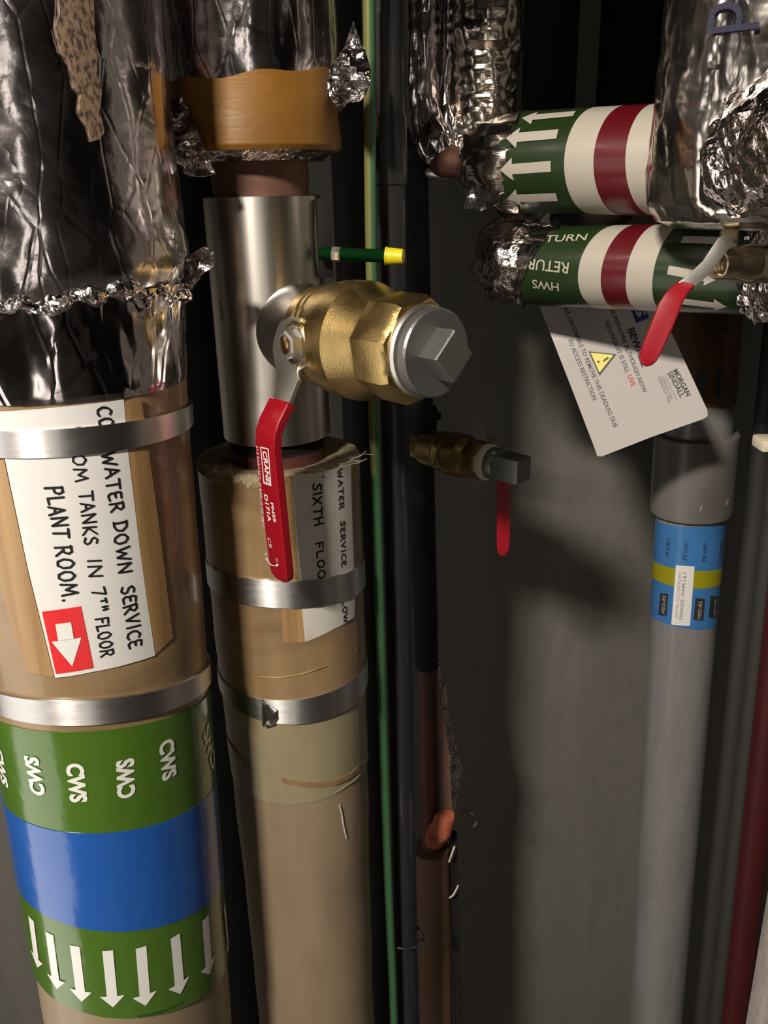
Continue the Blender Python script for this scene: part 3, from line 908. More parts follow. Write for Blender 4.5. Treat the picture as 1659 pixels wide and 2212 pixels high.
# stem and lever
NV = Vector((-VA.y, VA.x, 0)) * -1.0
NV = Vector((-0.768, -0.64, 0)).normalized()
tc = t_at(S0, VA, 735)
C0 = S0 + VA * tc
lo, hi = 0.0, 0.12
for _ in range(40):
    m_ = (lo + hi) / 2
    if proj(C0 + NV * m_)[0] > 612: lo = m_
    else: hi = m_
NT = lo
part('stem_boss', lathe(C0, NV, [(0.02, .016), (Rb * .93, .0150), (Rb * .99, .0128), (NT - .024, .0120), (NT - .020, .0112), (NT - .020, .0085), (NT - .010, .008)], 40), M['brass'], bv)
LPn = Plane(C0 + NV * (NT - .013), VA, Vector((0, 0, 1)))
if LPn.n.dot(NV) < 0: LPn.n = -LPn.n
lev = part('lever_plate', prism(LPn, [(606, 712), (613, 694), (632, 684), (655, 686), (657, 704), (644, 714), (652, 732), (657, 750), (668, 764), (690, 766), (704, 768), (705, 786), (690, 790), (668, 791), (656, 798), (652, 812), (612, 806), (602, 785), (597, 755), (600, 730)], 0.0, 0.0032, .0006), M['zinc'], bv, 'zinc plated lever plate')
part('stop_tab', bar([LPn.pt(*LPn.hit(697, 777), .002), LPn.pt(*LPn.hit(701, 777), -.004), LPn.pt(*LPn.hit(702, 777), -.014)], Vector((0, 0, 1)), [.006, .0065, .0055], .003, .0008), M['zinc'], lev)
part('stop_pin', lathe(LPn.pt(*LPn.hit(664, 706), -.016), NV, [(0, .0034), (.017, .0034), (.018, .0026)], 20), M['brass_bright'], bv, 'short brass stop pin')
nut = part('lever_nut', lathe(C0 + NV * (NT - .0100), NV, [(0, .0105), (.0012, .0105), (.0013, .0092, 6), (.0080, .0092, 6), (.0092, .0080, 6), (.0092, .0058)], 48, capb=False), M['zinc'], bv, 'hexagon nut')
part('stem_tip', lathe(C0 + NV * (NT - .011), NV, [(0, .0060), (.0102, .0060), (.0105, .0052)], 24), M['brass_bright'], nut, 'brass stem tip')
# plane that holds the lever centre line: spanned by NV and Z
CPl = Plane(C0 + VA * 0.0, NV, Vector((0, 0, 1)))
cp = lambda x, y: CPl.pt(*CPl.hit(x, y))
q0 = LPn.pt(*LPn.hit(628, 790), .0016)
qa = [cp(628, 790), cp(622, 818), cp(604, 868), cp(582, 912), cp(574, 936), cp(573, 968), cp(583, 1060), cp(595, 1170), cp(603, 1236), cp(604.5, 1247), cp(605.5, 1253), cp(606, 1256)]
off = q0 - qa[0]
off = NV * off.dot(NV)
wl = 0.0205
metal = [p + off * (1 if i < 1 else .35) for i, p in enumerate(qa[:5])]
part('lever_arm', bar([q0 + Vector((0, 0, .004))] + metal[1:4] + [metal[4]], VA, [wl * .98, wl * .98, wl * .92, wl * .9, wl * .9], .0032, .0006), M['zinc'], bv, 'zinc plated lever arm')
gp = [p + off * .35 for p in qa[2:]]
gw = [wl * 1.08, wl * 1.1, wl * 1.1, wl * 1.1, wl * 1.1, wl * 1.06, wl * 1.02, wl * .88, wl * .62, wl * .3]
grip = part('lever_grip', bar(gp, VA, gw, [.0068] * 7 + [.0064, .0055, .004], .0019, 3), M['red_grip'], bv, 'red vinyl lever grip with white print')
ga, gb = gp[3], gp[6]
GS = Plane(ga, VA, ga - gb)
if GS.n.dot(NV) < 0: GS.n = -GS.n
GS.O = GS.O + GS.n * 0.0034
for (s, a, b, hp, bo) in (('CRANE', (568, 973), (576, 1042), 11, .03), ('D171A', (571, 1067), (580, 1126), 9, .03), ('PN25', (585, 1085), (592, 1127), 7, .03), ('21.8 BAR/120°C 25 BAR/-10 TO 100°C', (554, 962), (568, 1139), 6, .0), ('CE', (578, 1161), (583, 1183), 8, .0), ('S', (572, 1193), (574, 1200), 6, .0), ('O', (596, 1205), (597.5, 1213), 6, .0)):
    part('lettering', lettering(GS, s, a, b, hp * 1.5, .0003, bo, 0 if len(s) > 3 else 0), M['white'], grip, 'white print reading ' + s)
fr = [(563, 964), (581, 969), (587, 1050), (570, 1044)]
fi = [(565, 967.5), (579, 971), (585, 1046), (571.5, 1041)]
part('print_frame', lay(poly_bm([[GS.hit(*p) for p in (fr[i], fr[(i + 1) % 4], fi[(i + 1) % 4], fi[i])] for i in range(4)]), GS, .0003), M['white'], grip)
arc = [(577, 1207), (580, 1213), (585, 1219), (591, 1222), (598, 1221)]
ap = []
for i in range(len(arc) - 1):
    (xa, ya), (xb, yb) = arc[i], arc[i + 1]
    dx, dy = xb - xa, yb - ya; n_ = math.hypot(dx, dy); nx, ny = -dy / n_ * .9, dx / n_ * .9
    ap.append([GS.hit(*p) for p in ((xa - nx, ya - ny), (xb - nx, yb - ny), (xb + nx, yb + ny), (xa + nx, ya + ny))])
ap.append([GS.hit(*p) for p in ((574, 1204), (580, 1206), (576, 1211))])
ap.append([GS.hit(*p) for p in ((598, 1217), (603, 1219), (598, 1225))])
part('print_arrow', lay(poly_bm(ap), GS, .0003), M['white'], grip)

# ------------------------------------------------------------------ drain pipe with torn lagging and small valve
DY = 0.80
DP = Cyl(P(926, 1600, DY), P(902, 700, DY), 0.014)
dp = thing('lagged_drain_pipe', 'thin pipe behind the black conduit with torn brown lagging and pink foam', 'pipe', (DP.A.x, DP.A.y, 0))
v0 = -DP.A.z / DP.d.z; v1 = (CEIL - DP.A.z) / DP.d.z
part('bare_pipe', revolve(DP, [(v0, .011), (DP.vz(1420), .011)], 28), M['copper_dark'], dp)
part('upper_sleeve', revolve(DP, dense([(DP.vz(1440), .0125), (DP.vz(405), .0125)], 20), 28), M['pipe_dark'], dp)
part('lagging', revolve(DP, dense([(v0, .0205), (DP.vz(1900), .0205), (DP.vz(1832), .0205)], 30), 40, disp=lambda p, t, v: .0006 * noise.noise(p * 40)), M['sleeve_brown'], dp)
part('lagging_strip', bar([P(955, 1480, DY - .012), P(962, 1600, DY - .012), P(970, 1760, DY - .014)], Vector((1, 0, 0)), [.008, .011, .012], .004, .001), M['sleeve_brown'], dp)
part('foam_lump', tube([P(935, 1822, DY - .018), P(950, 1795, DY - .022), P(965, 1765, DY - .02), P(968, 1750, DY - .016)], [.008, .0135, .011, .004], 18, sub=4, disp=lambda q: .003 * noise.noise(q * 90)), M['foam'], dp)
part('torn_wrap', flap([(945, 1330, DY - .01), (952, 1480, DY - .016), (968, 1540, DY - .018), (992, 1640, DY - .012), (998, 1660, DY - .01), (985, 1735, DY - .012), (984, 1758, DY - .014), (975, 1740, DY - .016), (972, 1640, DY - .018), (958, 1550, DY - .018), (948, 1480, DY - .016)], .004, 60, 2.0), M['foil'], dp)
part('edge_strip', bar([P(978, 1800, DY - .002), P(982, 1950, DY - .002), P(988, 2120, DY - .002), P(992, 2260, DY - .002)], Vector((1, 0, 0)), [.009] * 4, .010, .001), M['pipe_dark'], dp)
part('peeled_tape', bar([P(986, 1752, DY - .014), P(995, 1750, DY - .016), P(1008, 1751, DY - .018), P(1019, 1755, DY - .02), P(1027, 1766, DY - .021), P(1029, 1778, DY - .021), P(1022, 1787, DY - .021)], Vector((0.2, -1, .25)), [.004, .005, .006, .006, .006, .005, .003], .0006), M['foil_smooth'], dp)
part('peeled_tape', tube([P(970, 1862, DY - .022), P(976, 1845, DY - .022), P(982, 1828, DY - .02)], .0012, 6, sub=3), M['fibre'], dp)
part('peeled_tape', tube([P(970, 1940, DY - .022), P(980, 1932, DY - .02), P(990, 1912, DY - .016)], .0010, 6, sub=3), M['fibre'], dp)
_a = DP.A + DP.d * DP.vz(412)
part('sleeve_bend', tube([_a, _a + Vector((0, .004, .022)), _a + Vector((0, .03, .04)), Vector((_a.x, YB - .002, _a.z + .042))], .0125, 28, sub=8), M['pipe_dark'], dp)
vS = DP.vz(962)
SA = Vector((0.70, -0.714, 0)).normalized()
SO = P(922, 966, DY - .012)
part('wall_clip', box(P(930, 918, DY + .03) - Vector((.035, .0, .014)), P(930, 890, DY + .034) + Vector((.006, .004, .006)), .001), M['pipe_dark'], dp)
for (x, y) in ((922, 899), (944, 897), (920, 1006)):
    part('clip_bolt', lathe(P(x, y, DY + .03), Vector((0, -1, 0)), [(0, .0045, 6), (.004, .0045, 6), (.0045, .003)], 24), M['pipe_dark'], dp)

sv = thing('ball_valve', 'small brass ball valve with square plug and short red lever, right of black conduit', 'valve', SO)
LS = t_at(SO, SA, 1060)
Rs = 47 * mpp(SO + SA * LS * .4)
sf = lambda f, k, *s: (f * LS, k * Rs, *s)
part('valve_body', lathe(SO, SA, [sf(-.35, .6), sf(-.10, .66), sf(-.02, .72), sf(0, .84), sf(.06, .86), sf(.24, .87), sf(.26, .93), sf(.29, .95), sf(.31, .92), sf(.37, .92), sf(.39, .98), sf(.43, 1.0), sf(.60, 1.0), sf(.64, .97), sf(.71, .82), sf(.73, .8)], 56), M['brass'], sv)
part('hex_end', lathe(SO, SA, [sf(.70, .7), sf(.71, .88, 8), sf(.92, .88, 8), sf(.95, .80, 8), sf(.96, .7)], 48, rot=.3), M['brass'], sv, 'octagonal brass end')
part('thread_tape', lathe(SO, SA, [sf(.93, .7), sf(.94, .84), sf(.99, .82), sf(1.02, .70), sf(1.02, .5)], 40), M['fibre'], sv, 'white thread tape')
pg = part('blanking_plug', lathe(SO, SA, [sf(.98, .6), sf(1.0, .72), sf(1.10, .72), sf(1.13, .66), sf(1.13, .0)], 40, capb=False), M['galv'], sv, 'grey galvanised plug')
part('square_head', lathe(SO, SA, [sf(1.10, .74, 4), sf(1.44, .74, 4), sf(1.47, .68, 4), sf(1.47, 0)], 48, rot=math.radians(45), capb=False), M['galv'], pg, 'square head of the plug')
sg = [P(1086, 985, .735), P(1087, 1015, .737), P(1088, 1040, .738), P(1088, 1150, .738), P(1087, 1182, .738), P(1086, 1195, .738), P(1086, 1201, .738)]
sg = [p + Vector((0, .0, 0)) for p in sg]
part('lever_grip', bar(sg[1:], Vector((1, -.25, 0)), [.0122, .0125, .0125, .0115, .0088, .004], [.006] * 4 + [.005, .0035], .0016, 3), M['red_grip'], sv, 'short red vinyl lever grip')
part('lever_arm', bar([SO + SA * LS * .55 + Vector((.028, .02, .012)), P(1080, 975, .755), P(1086, 1000, .738), P(1087, 1030, .737)], Vector((1, -.25, 0)), [.010] * 4, .0025, .0004), M['zinc'], sv)

# ------------------------------------------------------------------ conduit, earth cable, hidden pipes
BP = Cyl(P(880, 2200, 0.70), P(845, 600, 0.70), 0.0124)
bc = thing('black_conduit', 'black plastic conduit running floor to ceiling beside the green earth cable', 'conduit', (BP.A.x, BP.A.y, 0))
v0 = -BP.A.z / BP.d.z; v1 = (CEIL - BP.A.z) / BP.d.z
part('tube', revolve(BP, dense([(v0, .0124), (v1, .0124)], 60), 32), M['black_pvc'], bc)
part('coupler', revolve(BP, [(BP.vz(398), .0126), (BP.vz(398), .0140), (BP.vz(250), .0140), (BP.vz(250), .0126)], 32), M['black_pvc'], bc)
ec = [P(x, y, Y) for (x, y, Y) in ((790, -500, .665), (797, 0, .665), (799, 300, .665), (801, 500, .665), (805, 720, .665), (808, 900, .665), (814, 1100, .665), (821, 1330, .665), (827, 1560, .668), (835, 1800, .67), (843, 2005, .672), (853, 2260, .675))]
ec.append(Vector((ec[-1].x + .004, ec[-1].y, .004)))
_t = ec[0].copy(); _t.z = CEIL
gbm = tube([_t] + ec, .0043, 16, sub=8)
cab = part('earth_cable', gbm, M['cable_green'])
cab.data.materials.append(M['cable_yellow'])
for pg_ in cab.data.polygons:
    n = pg_.normal
    if n.dot(Vector((-.80, -.6, 0))) > .55 and pg_.center.z > P(808, 1010, .69).z: pg_.material_index = 1
cab['label'] = 'thin green and yellow earth cable hanging left of the black conduit'
cab['category'] = 'cable'
pa = P(843, 2005, .672); pb = BP.A + BP.d * BP.vz(2010)
loop = []
for k in range(28):
    a = 2 * math.pi * k / 28
    cx, cy = (pa.x + pb.x) / 2 + .004 + .0225 * math.cos(a), pb.y + .0170 * math.sin(a) - .006
    loop.append(Vector((cx, cy, pb.z + .003 * math.cos(a) * -1)))
loop.append(loop[0])
ct = thing('cable_tie', 'thin black cable tie binding the green cable to the black conduit', 'cable tie', (pb.x, pb.y, pb.z))
part('strap', tube(loop, .0013, 8, cap=False), M['black_pvc'], ct)
part('tie_head', box(Vector((pb.x + .012, pb.y - .020, pb.z - .004)), Vector((pb.x + .018, pb.y - .013, pb.z + .003)), .0008), M['black_pvc'], ct)


def vpipe(name, x1, y1, x2, y2, Y, r, m, label, cat='pipe', zlo=None, zhi=None):
    c = Cyl(P(x2, y2, Y), P(x1, y1, Y), r)
    a = -c.A.z / c.d.z if zlo is None else zlo
    b = (CEIL - c.A.z) / c.d.z if zhi is None else zhi
    return single(name, revolve(c, dense([(a, r), (b, r)], 30), 40), m, label, cat)


vpipe('dark_pipe', 755, 400, 800, 1600, .80, .015, M['pipe_dark'], 'dark pipe in the shadow between the steel tee and the green cable')
for (nm, px, Y, r, mm, lb) in (('dark_pipe', 1188, .93, .026, 'pipe_dark', 'dark pipe in shadow right of the ribbed foil riser'), ('brown_pipe', 1362, .92, .030, 'pipe_brown', 'dim brown pipe left of the big foil covered riser')):
    a = P(px, 120, Y); z0 = P(px, 330, Y).z
    single(nm, tube([Vector((a.x, Y, CEIL)), Vector((a.x, Y, a.z)), Vector((a.x, Y, z0)), Vector((a.x, Y + .025, z0 - .035)), Vector((a.x, Y + .07, z0 - .05)), Vector((a.x, YB, z0 - .05))], r, 40, sub=6), M[mm], lb, 'pipe')
vpipe('grey_conduit', 1596, 1450, 1528, 2104, .84, .0105, M['conduit_grey'], 'dark shade-toned grey conduit just right of the grey plastic pipe', 'conduit')
vpipe('grey_conduit', 1632, 1450, 1560, 2104, .78, .0095, M['conduit_grey'], 'lighter shade-toned grey conduit beside the red pipe', 'conduit')
vpipe('red_pipe', 1660, 1560, 1596, 2120, .74, .0145, M['red_pipe'], 'dark shade-toned red pipe at the right behind the door frame')
single('cable_clip', box(P(1646, 978, .60), P(1668, 952, .60) + Vector((.012, .02, 0)), .0015), M['plastic_cream'], 'small cream plastic block at the right edge', 'clip')

vpipe('gap_shade_pipe', 415, 700, 488, 1600, .82, .046, M['black'], 'black pipe added to darken the gap between the foil topped pipe and the steel tee')  # added black pipe, stands in for the deep shade between the pipes

# bonding clamp rod
RY = .615
rd = thing('threaded_rod', 'green threaded rod with yellow cap and steel nut above the brass valve', 'rod', P(760, 551, RY))
r0, r1 = P(690, 548, RY + .01), P(838, 553, RY)
ax = (r1 - r0)
prof = [(0, .0036)]; n_ = 110
for i in range(n_):
    prof.append((ax.length * (i + .25) / n_, .0039)); prof.append((ax.length * (i + .75) / n_, .0045))
prof.append((ax.length, .0038))
part('rod', lathe(r0, ax, prof, 20), M['rod_green'], rd)
part('nut', lathe(P(718, 549, RY + .008), ax, [(0, .0048, 6), (.0005, .0052, 6), (.0052, .0052, 6), (.0062, .0044, 6)], 36, rot=.2), M['zinc'], rd, 'bright steel nut')
c0 = P(832, 553, RY)
part('end_cap', lathe(c0, ax, [(0, .0042), (.0005, .0062), (.0014, .0062), (.0018, .0058), (.0125, .0050), (.0130, .0040)], 32), M['cap_yellow'], rd, 'yellow plastic end cap')
part('bracket', bar([P(700, 430, RY + .02), P(702, 500, RY + .018), P(703, 570, RY + .018), P(705, 600, RY + .02)], Vector((1, .3, 0)), [.010] * 4, .003, .0005), M['pipe_dark'], rd)

# ------------------------------------------------------------------ hot water pipes on the right
def solve_dir(A, px, py, ang):
    lo, hi = 0.3, A.y
    for _ in range(60):
        m = (lo + hi) / 2
        B = P(px, py, m)
        if (A.y - m) / max(B.x - A.x, 1e-5) > math.tan(ang): lo = m
        else: hi = m
    return P(px, py, (lo + hi) / 2)


A_ = P(1150, 352, .74)
B_ = solve_dir(A_, 1400, 347, math.radians(35))
HU = Cyl(A_, B_, 102 * mpp(A_))
hu = thing('hot_water_flow_pipe', 'upper hot water pipe with green, cream and maroon bands and big foil riser', 'pipe', (A_.x, A_.y, A_.z))
u_l = [(1093, 274), (1072, 345), (1074, 392), (1095, 446)]
u_gw = [(1265, 241), (1229, 293), (1219, 368), (1225, 403), (1253, 450)]
u_wr = [(1330, 236), (1295, 286), (1282, 359), (1289, 408), (1316, 450)]
u_rw = [(1389, 236), (1361, 290), (1350, 363), (1359, 408), (1392, 457)]
fl = fit(HU, u_l); fg = fit(HU, u_gw); fw = fit(HU, u_wr); frw = fit(HU, u_rw)
v_end = HU.hit(1490, 345)[1]
part('pipe_body', revolve(HU, dense([(fl(0) - .01, HU.r - .0008), (v_end, HU.r - .0008)], 12), 72), M['lagging'], hu)
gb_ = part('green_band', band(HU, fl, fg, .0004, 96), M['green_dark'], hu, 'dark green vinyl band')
part('cream_band', band(HU, fg, fw, .0005, 96), M['cream'], hu, 'cream vinyl band')
part('maroon_band', band(HU, fw, frw, .0006, 96), M['maroon'], hu, 'maroon vinyl band')
part('cream_band', band(HU, frw, lambda t: v_end, .0005, 96), M['cream'], hu, 'cream vinyl band')
for (a, b) in (((1241, 248), (1128, 258)), ((1205, 291), (1094, 300)), ((1191, 359), (1082, 367)), ((1204, 424), (1096, 427))):
    part('flow_arrow', arrow(HU, a, b, 21, 47, 29, .0012), M['cream'], gb_, 'cream flow arrow pointing left')
# foil elbow and ribbed riser at the left end
e_a = HU.A + HU.d * (fl(0) + .006)
e_b = HU.A + HU.d * (fl(0) - .012)
rz = [e_a, e_b, P(1050, 345, .80), P(1046, 290, .80), P(1049, 220, .795), P(1052, 120, .79), P(1055, 0, .785), P(1060, -260, .78), ]
top = rz[-1].copy(); top.z = CEIL; rz.append(top)
rr_ = [HU.r + .0015, HU.r - .001, .030, .0265, .0258, .0262, .0265, .0268, .0268]


def rib_disp(q):
    a = .0035 * (ridged(q * 40, 6.0) - .45)
    if q.z < P(1050, 300, .79).z: a *= 1.9
    return a + .0006 * math.sin(q.z * 620)


part('foil_riser', tube(rz, rr_, 64, sub=6, step=.0016, disp=rib_disp), M['foil_ribbed'], hu, 'ribbed foil tape riser')
part('foil_flap', flap([(1010, 420, .74), (1030, 385, .735), (1060, 345, .73), (1085, 305, .72), (1100, 285, .72), (1108, 300, .715), (1085, 350, .715), (1080, 400, .715), (1075, 440, .72), (1040, 455, .73), (1000, 450, .74)], .008, 70, 23.0), M['foil_left'], hu)
# big foil covered riser
cx_ = P(1640, 300, .605)
FC = Cyl(cx_, cx_ + Vector((0, 0, 1)), .0690)
vb_ = FC.vz(470)
prof = [(vb_ - .008, .012), (vb_ - .006, .048), (vb_ - .001, .061), (vb_ + .010, .0675), (vb_ + .03, .0690), (FC.vz(0), .0665), ((CEIL - cx_.z), .0660)]
dn = []
for i in range(len(prof) - 1):
    (va, ra), (vb2, rb2) = prof[i], prof[i + 1]
    n = 4 if i < 4 else (110 if i == 4 else 60)
    for k in range(n): dn.append((va + (vb2 - va) * k / n, ra + (rb2 - ra) * k / n))
dn.append(prof[-1])


FC_T0 = math.radians(7.0)


def cover_disp(p, t, v):
    q = Vector((p.x * 20 + p.z * 7, p.y * 20, p.z * 8 - p.x * 5))
    dt = t - FC_T0
    while dt > math.pi: dt -= 2 * math.pi
    face = 0.0
    if abs(dt) < 1.0 and v > vb_ + .004:
        r0 = .0575 / math.cos(dt)
        face = min(0.0, r0 - .0680) * min(1.0, (v - vb_ - .004) / .012)
    k = .55 if face < -.001 else 1.0
    return face + k * .0048 * (ridged(q, 31.0) - .42) + k * .0010 * (ridged(p * 60, 12.0, 2) - .42)


fcv = part('foil_cover', revolve(FC, dn, 150, disp=cover_disp), M['foil_big'], hu, 'large crumpled foil cover')
part('foil_elbow', tube([P(1560, 385, .575), P(1600, 362, .565), P(1650, 338, .555), P(1720, 305, .535), P(1800, 265, .51)], [.022, .034, .040, .041, .041], 80, sub=16, disp=lambda q: .007 * (ridged(Vector((q.x * 44 + q.z * 20, q.y * 44, q.z * 40 - q.x * 18)), 5.0) - .42)), M['foil'], hu)
_n = FC.front * math.cos(FC_T0) + FC.right * math.sin(FC_T0)
fs = Plane(FC.A + _n * .0590, -_n.cross(Vector((0, 0, 1))), Vector((0, 0, 1)))
if fs.n.dot(_n) < 0: fs.n = -fs.n
part('lettering', lettering(fs, 'd', (1530, 9), (1527, 75), 112, .0012, .0), M['ink_navy'], fcv, 'navy letter on the foil')

A_ = P(1250, 577, .718)
B_ = solve_dir(A_, 1450, 580, math.radians(37))
HL = Cyl(A_, B_, 84 * mpp(A_))
hl = thing('hot_water_return_pipe', 'lower hot water return pipe with maroon band, lettering and arrows pointing right', 'pipe', (A_.x, A_.y, A_.z))
l_gw = [(1305, 496), (1267, 533), (1249, 585), (1253, 627), (1267, 650)]
l_wr = [(1354, 493), (1314, 537), (1299, 585), (1301, 627), (1321, 662)]
l_rw = [(1403, 493), (1370, 533), (1353, 585), (1354, 627), (1368, 662)]
l_wg = [(1461, 493), (1425, 533), (1410, 594), (1416, 638), (1421, 667)]
f1 = fit(HL, l_gw); f2 = fit(HL, l_wr); f3 = fit(HL, l_rw); f4 = fit(HL, l_wg)
vl = HL.hit(1092, 575)[1]; vr = HL.hit(1640, 590)[1]
part('pipe_body', revolve(HL, dense([(vl, HL.r - .0008), (vr + .03, HL.r - .0008)], 12), 72), M['lagging'], hl)
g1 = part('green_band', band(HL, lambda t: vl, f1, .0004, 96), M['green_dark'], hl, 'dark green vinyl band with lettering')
part('cream_band', band(HL, f1, f2, .0005, 96), M['cream'], hl, 'cream vinyl band')
part('maroon_band', band(HL, f2, f3, .0006, 96), M['maroon'], hl, 'maroon vinyl band')
part('cream_band', band(HL, f3, f4, .0005, 96), M['cream'], hl, 'cream vinyl band')
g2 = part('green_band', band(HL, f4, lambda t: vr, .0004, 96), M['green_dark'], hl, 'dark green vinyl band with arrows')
for (a, b) in (((1474, 519), (1592, 523)), ((1444, 583), (1552, 602)), ((1452, 646), (1572, 660))):
    part('flow_arrow', arrow(HL, a, b, 18, 37, 27, .0012), M['cream'], g2, 'cream flow arrow pointing right')
part('lettering', lettering(HL, 'HWS', (1208, 611), (1151, 603), 20, .0012, .01), M['cream'], g1, 'cream letters reading hws upside down')
part('lettering', lettering(HL, 'RETURN', (1231, 568), (1122, 557), 23, .0012, .01), M['cream'], g1, 'cream letters reading return upside down')
part('lettering', lettering(HL, 'RETURN', (1142, 527), (1266, 521), 19, .0012, .01), M['cream'], g1, 'cream letters reading return')
# foil at the left end
h_a = HL.A + HL.d * HL.hit(1172, 575)[1]
h_b = HL.A + HL.d * HL.hit(1104, 575)[1]
part('foil_riser', tube([h_b, h_b + HL.d * -.018 + Vector((0, .006, .004)), P(1120, 520, .86), P(1140, 470, .86), P(1150, 420, .86), P(1155, 330, .86)], [HL.r + .002, .034, .03, .022, .020, .02], 64, sub=20, disp=lambda q: .007 * (ridged(q * 42, 16.0) - .42)), M['foil'], hl)
FH = HL.with_r(HL.r + .0006)
wr = bmesh.new(); rows = []
for i in range(26):
    ring = []
    for j in range(96):
        t = 2 * math.pi * j / 96; tt = t if t < math.pi else t - 2 * math.pi
        ve = HL.hit(1141, 575)[1] + .016 * math.sin(-t) + .004 * noise.noise(Vector((math.cos(t) * 3, math.sin(t) * 3, 5)))
        vs_ = vl - .01
        v = vs_ + (ve - vs_) * i / 25
        p = FH.pt(tt * FH.r, v, 0)
        ring.append(FH.pt(tt * FH.r, v, .0012 + .003 * (ridged(p * 50, 8.0) - .3) * (1 - .8 * i / 25)))
    rows.append(ring)
rows.append([FH.pt((2 * math.pi * j / 96) * FH.r, HL.hit(1141, 575)[1] + .016 * math.sin(-2 * math.pi * j / 96), -.0005) for j in range(96)])
grid(wr, rows)
part('foil_wrap', fix(wr), M['foil_left'], hl)
# foil at the right end
part('foil_cover', tube([HL.A + HL.d * (HL.hit(1592, 590)[1]), HL.A + HL.d * (HL.hit(1605, 590)[1] + .004), HL.A + HL.d * HL.hit(1640, 590)[1], HL.A + HL.d * (HL.hit(1640, 590)[1] + .03), HL.A + HL.d * (HL.hit(1640, 590)[1] + .06)], [HL.r + .0002, HL.r + .004, HL.r + .006, HL.r + .006, HL.r + .004], 72, sub=16, disp=lambda q: .008 * (ridged(q * 55, 3.0) - .42)), M['foil'], hl, 'crumpled foil cover at the right end')

# drain cock with red lever on the return pipe
MO = P(1551, 572, .558)
MD = Vector((.90, .36, -.02)).normalized()
dv = thing('drain_valve', 'open ended brass drain valve with red lever pointing down over the white card', 'valve', MO)
rm = 31 * mpp(MO)
g = rm / 31
part('valve_body', lathe(MO, MD, [(.012, 20 * g), (.010, 21 * g), (.009, 24 * g), (.0075, 21.5 * g), (.006, 24.5 * g), (.0045, 22 * g), (.003, 25.5 * g), (0, 27 * g), (-.0004, 28 * g), (0, 31 * g), (.0012, 32 * g), (.010, 32 * g), (.013, 34 * g), (.018, 40 * g), (.024, 42 * g), (.0255, 43.5 * g), (.027, 42 * g), (.040, 42 * g), (.0415, 44 * g), (.043, 42 * g), (.062, 40 * g)], 64, capa=True), M['bronze'], dv, angle=50)
sp = [P(1578, 520, 0.549), P(1562, 527, 0.544), P(1545, 550, 0.542), P(1528, 575, 0.539), P(1497, 604, 0.536), P(1474, 622, 0.534)]
part('lever_arm', bar(sp, Vector((.60, -.2, -.62)), [.0095, .0092, .0088, .0084, .0082, .0082], .0022, .0005), M['zinc'], dv)
part('lever_nut', lathe(P(1573, 528, 0.565), Vector((-.25, -.6, .7)), [(0, .0065, 6), (.008, .0065, 6), (.0095, .0052, 6), (.0096, .003)], 36), M['bronze'], dv)
gp2 = [P(1484, 613, 0.536), P(1470, 626, 0.534), P(1456, 642, 0.532), P(1446, 662, 0.531), P(1430, 702, 0.530), P(1410, 748, 0.529), P(1400, 772, 0.529), P(1395, 783, 0.529), P(1392, 790, 0.529)]
part('lever_grip', bar(gp2, Vector((.85, -.25, -.30)), [.0098, .0105, .0118, .0130, .0132, .0125, .0112, .0085, .0035], [.005] * 6 + [.0048, .004, .003], .0016, 3), M['red_grip'], dv, 'red vinyl lever grip')

# ------------------------------------------------------------------ warning card
c_bl, c_br, c_tl = P(1290, 987, .735), P(1530, 899, .720), P(1161, 650, .785)
CS = Plane(c_bl, c_br - c_bl, c_tl - c_bl)
card_px = [(1163, 655), (1240, 852), (1287, 975), (1290, 985), (1300, 986), (1410, 943), (1520, 905), (1529, 898), (1528, 886), (1480, 782), (1433, 680), (1404, 612)]
cb = prism(CS, card_px, -.0008, .0)
cardo = thing('warning_card', 'laminated white warning card hanging askew below the lower hot water pipe', 'card', c_bl)
crd = part('card_sheet', cb, M['laminate'], cardo)
for (s, a, b, hp, bo, mm) in (
        ('BEWARE', (1356, 712), (1387, 794), 14, .03, 'print'),
        ('THIS PIPEWORK ALTHOUGH NOW', (1312, 657), (1389, 849), 9.5, .008, 'print'),
        ('REDUNDANT IS STILL', (1306, 696), (1352, 807), 9.5, .008, 'print'),
        ('LIVE', (1355, 812), (1364, 836), 10, .02, 'sign_red'),
        ('WE ARE UNABLE TO REMOVE THIS DEADLEG DUE', (1216, 665), (1326, 924), 9.5, .008, 'print'),
        ('TO ACCESS RESTRICTION.', (1226, 734), (1282, 868), 9.5, .008, 'print'),
        ('MORGAN', (1453, 801), (1483, 857), 11, .03, 'print'),
        ('SINDALL', (1441, 806), (1470, 860), 11, .02, 'print'),
        ('CONSTRUCTION', (1427, 813), (1448, 862), 6, .0, 'print_grey'),
        ('INFRASTRUCTURE', (1420, 815), (1444, 871), 6, .0, 'print_grey')):
    part('lettering', lettering(CS, s, a, b, hp, .0003, bo), M[mm], cardo if False else crd, 'printed text')
part('rule', lay(poly_bm([[CS.hit(*p) for p in ((1436, 811), (1461, 865), (1462.2, 864.4), (1437.2, 810.4))]]), CS, .0003), M['print_grey'], crd)
part('warning_triangle', lay(poly_bm([[CS.hit(*p) for p in ((1271, 759), (1332, 765), (1295, 812))]]), CS, .0003), M['print'], crd, 'black triangle border')
part('triangle_field', lay(poly_bm([[CS.hit(*p) for p in ((1276, 762), (1325, 767), (1295, 805))]]), CS, .0005), M['sign_yellow'], crd, 'yellow warning triangle')
part('exclamation_mark', lay(poly_bm([[CS.hit(*p) for p in ((1302, 779), (1312, 771), (1316, 774), (1304, 782))], [CS.hit(*p) for p in ((1290, 780), (1294, 779), (1296, 783), (1292, 785))]]), CS, .0007), M['print'], crd)
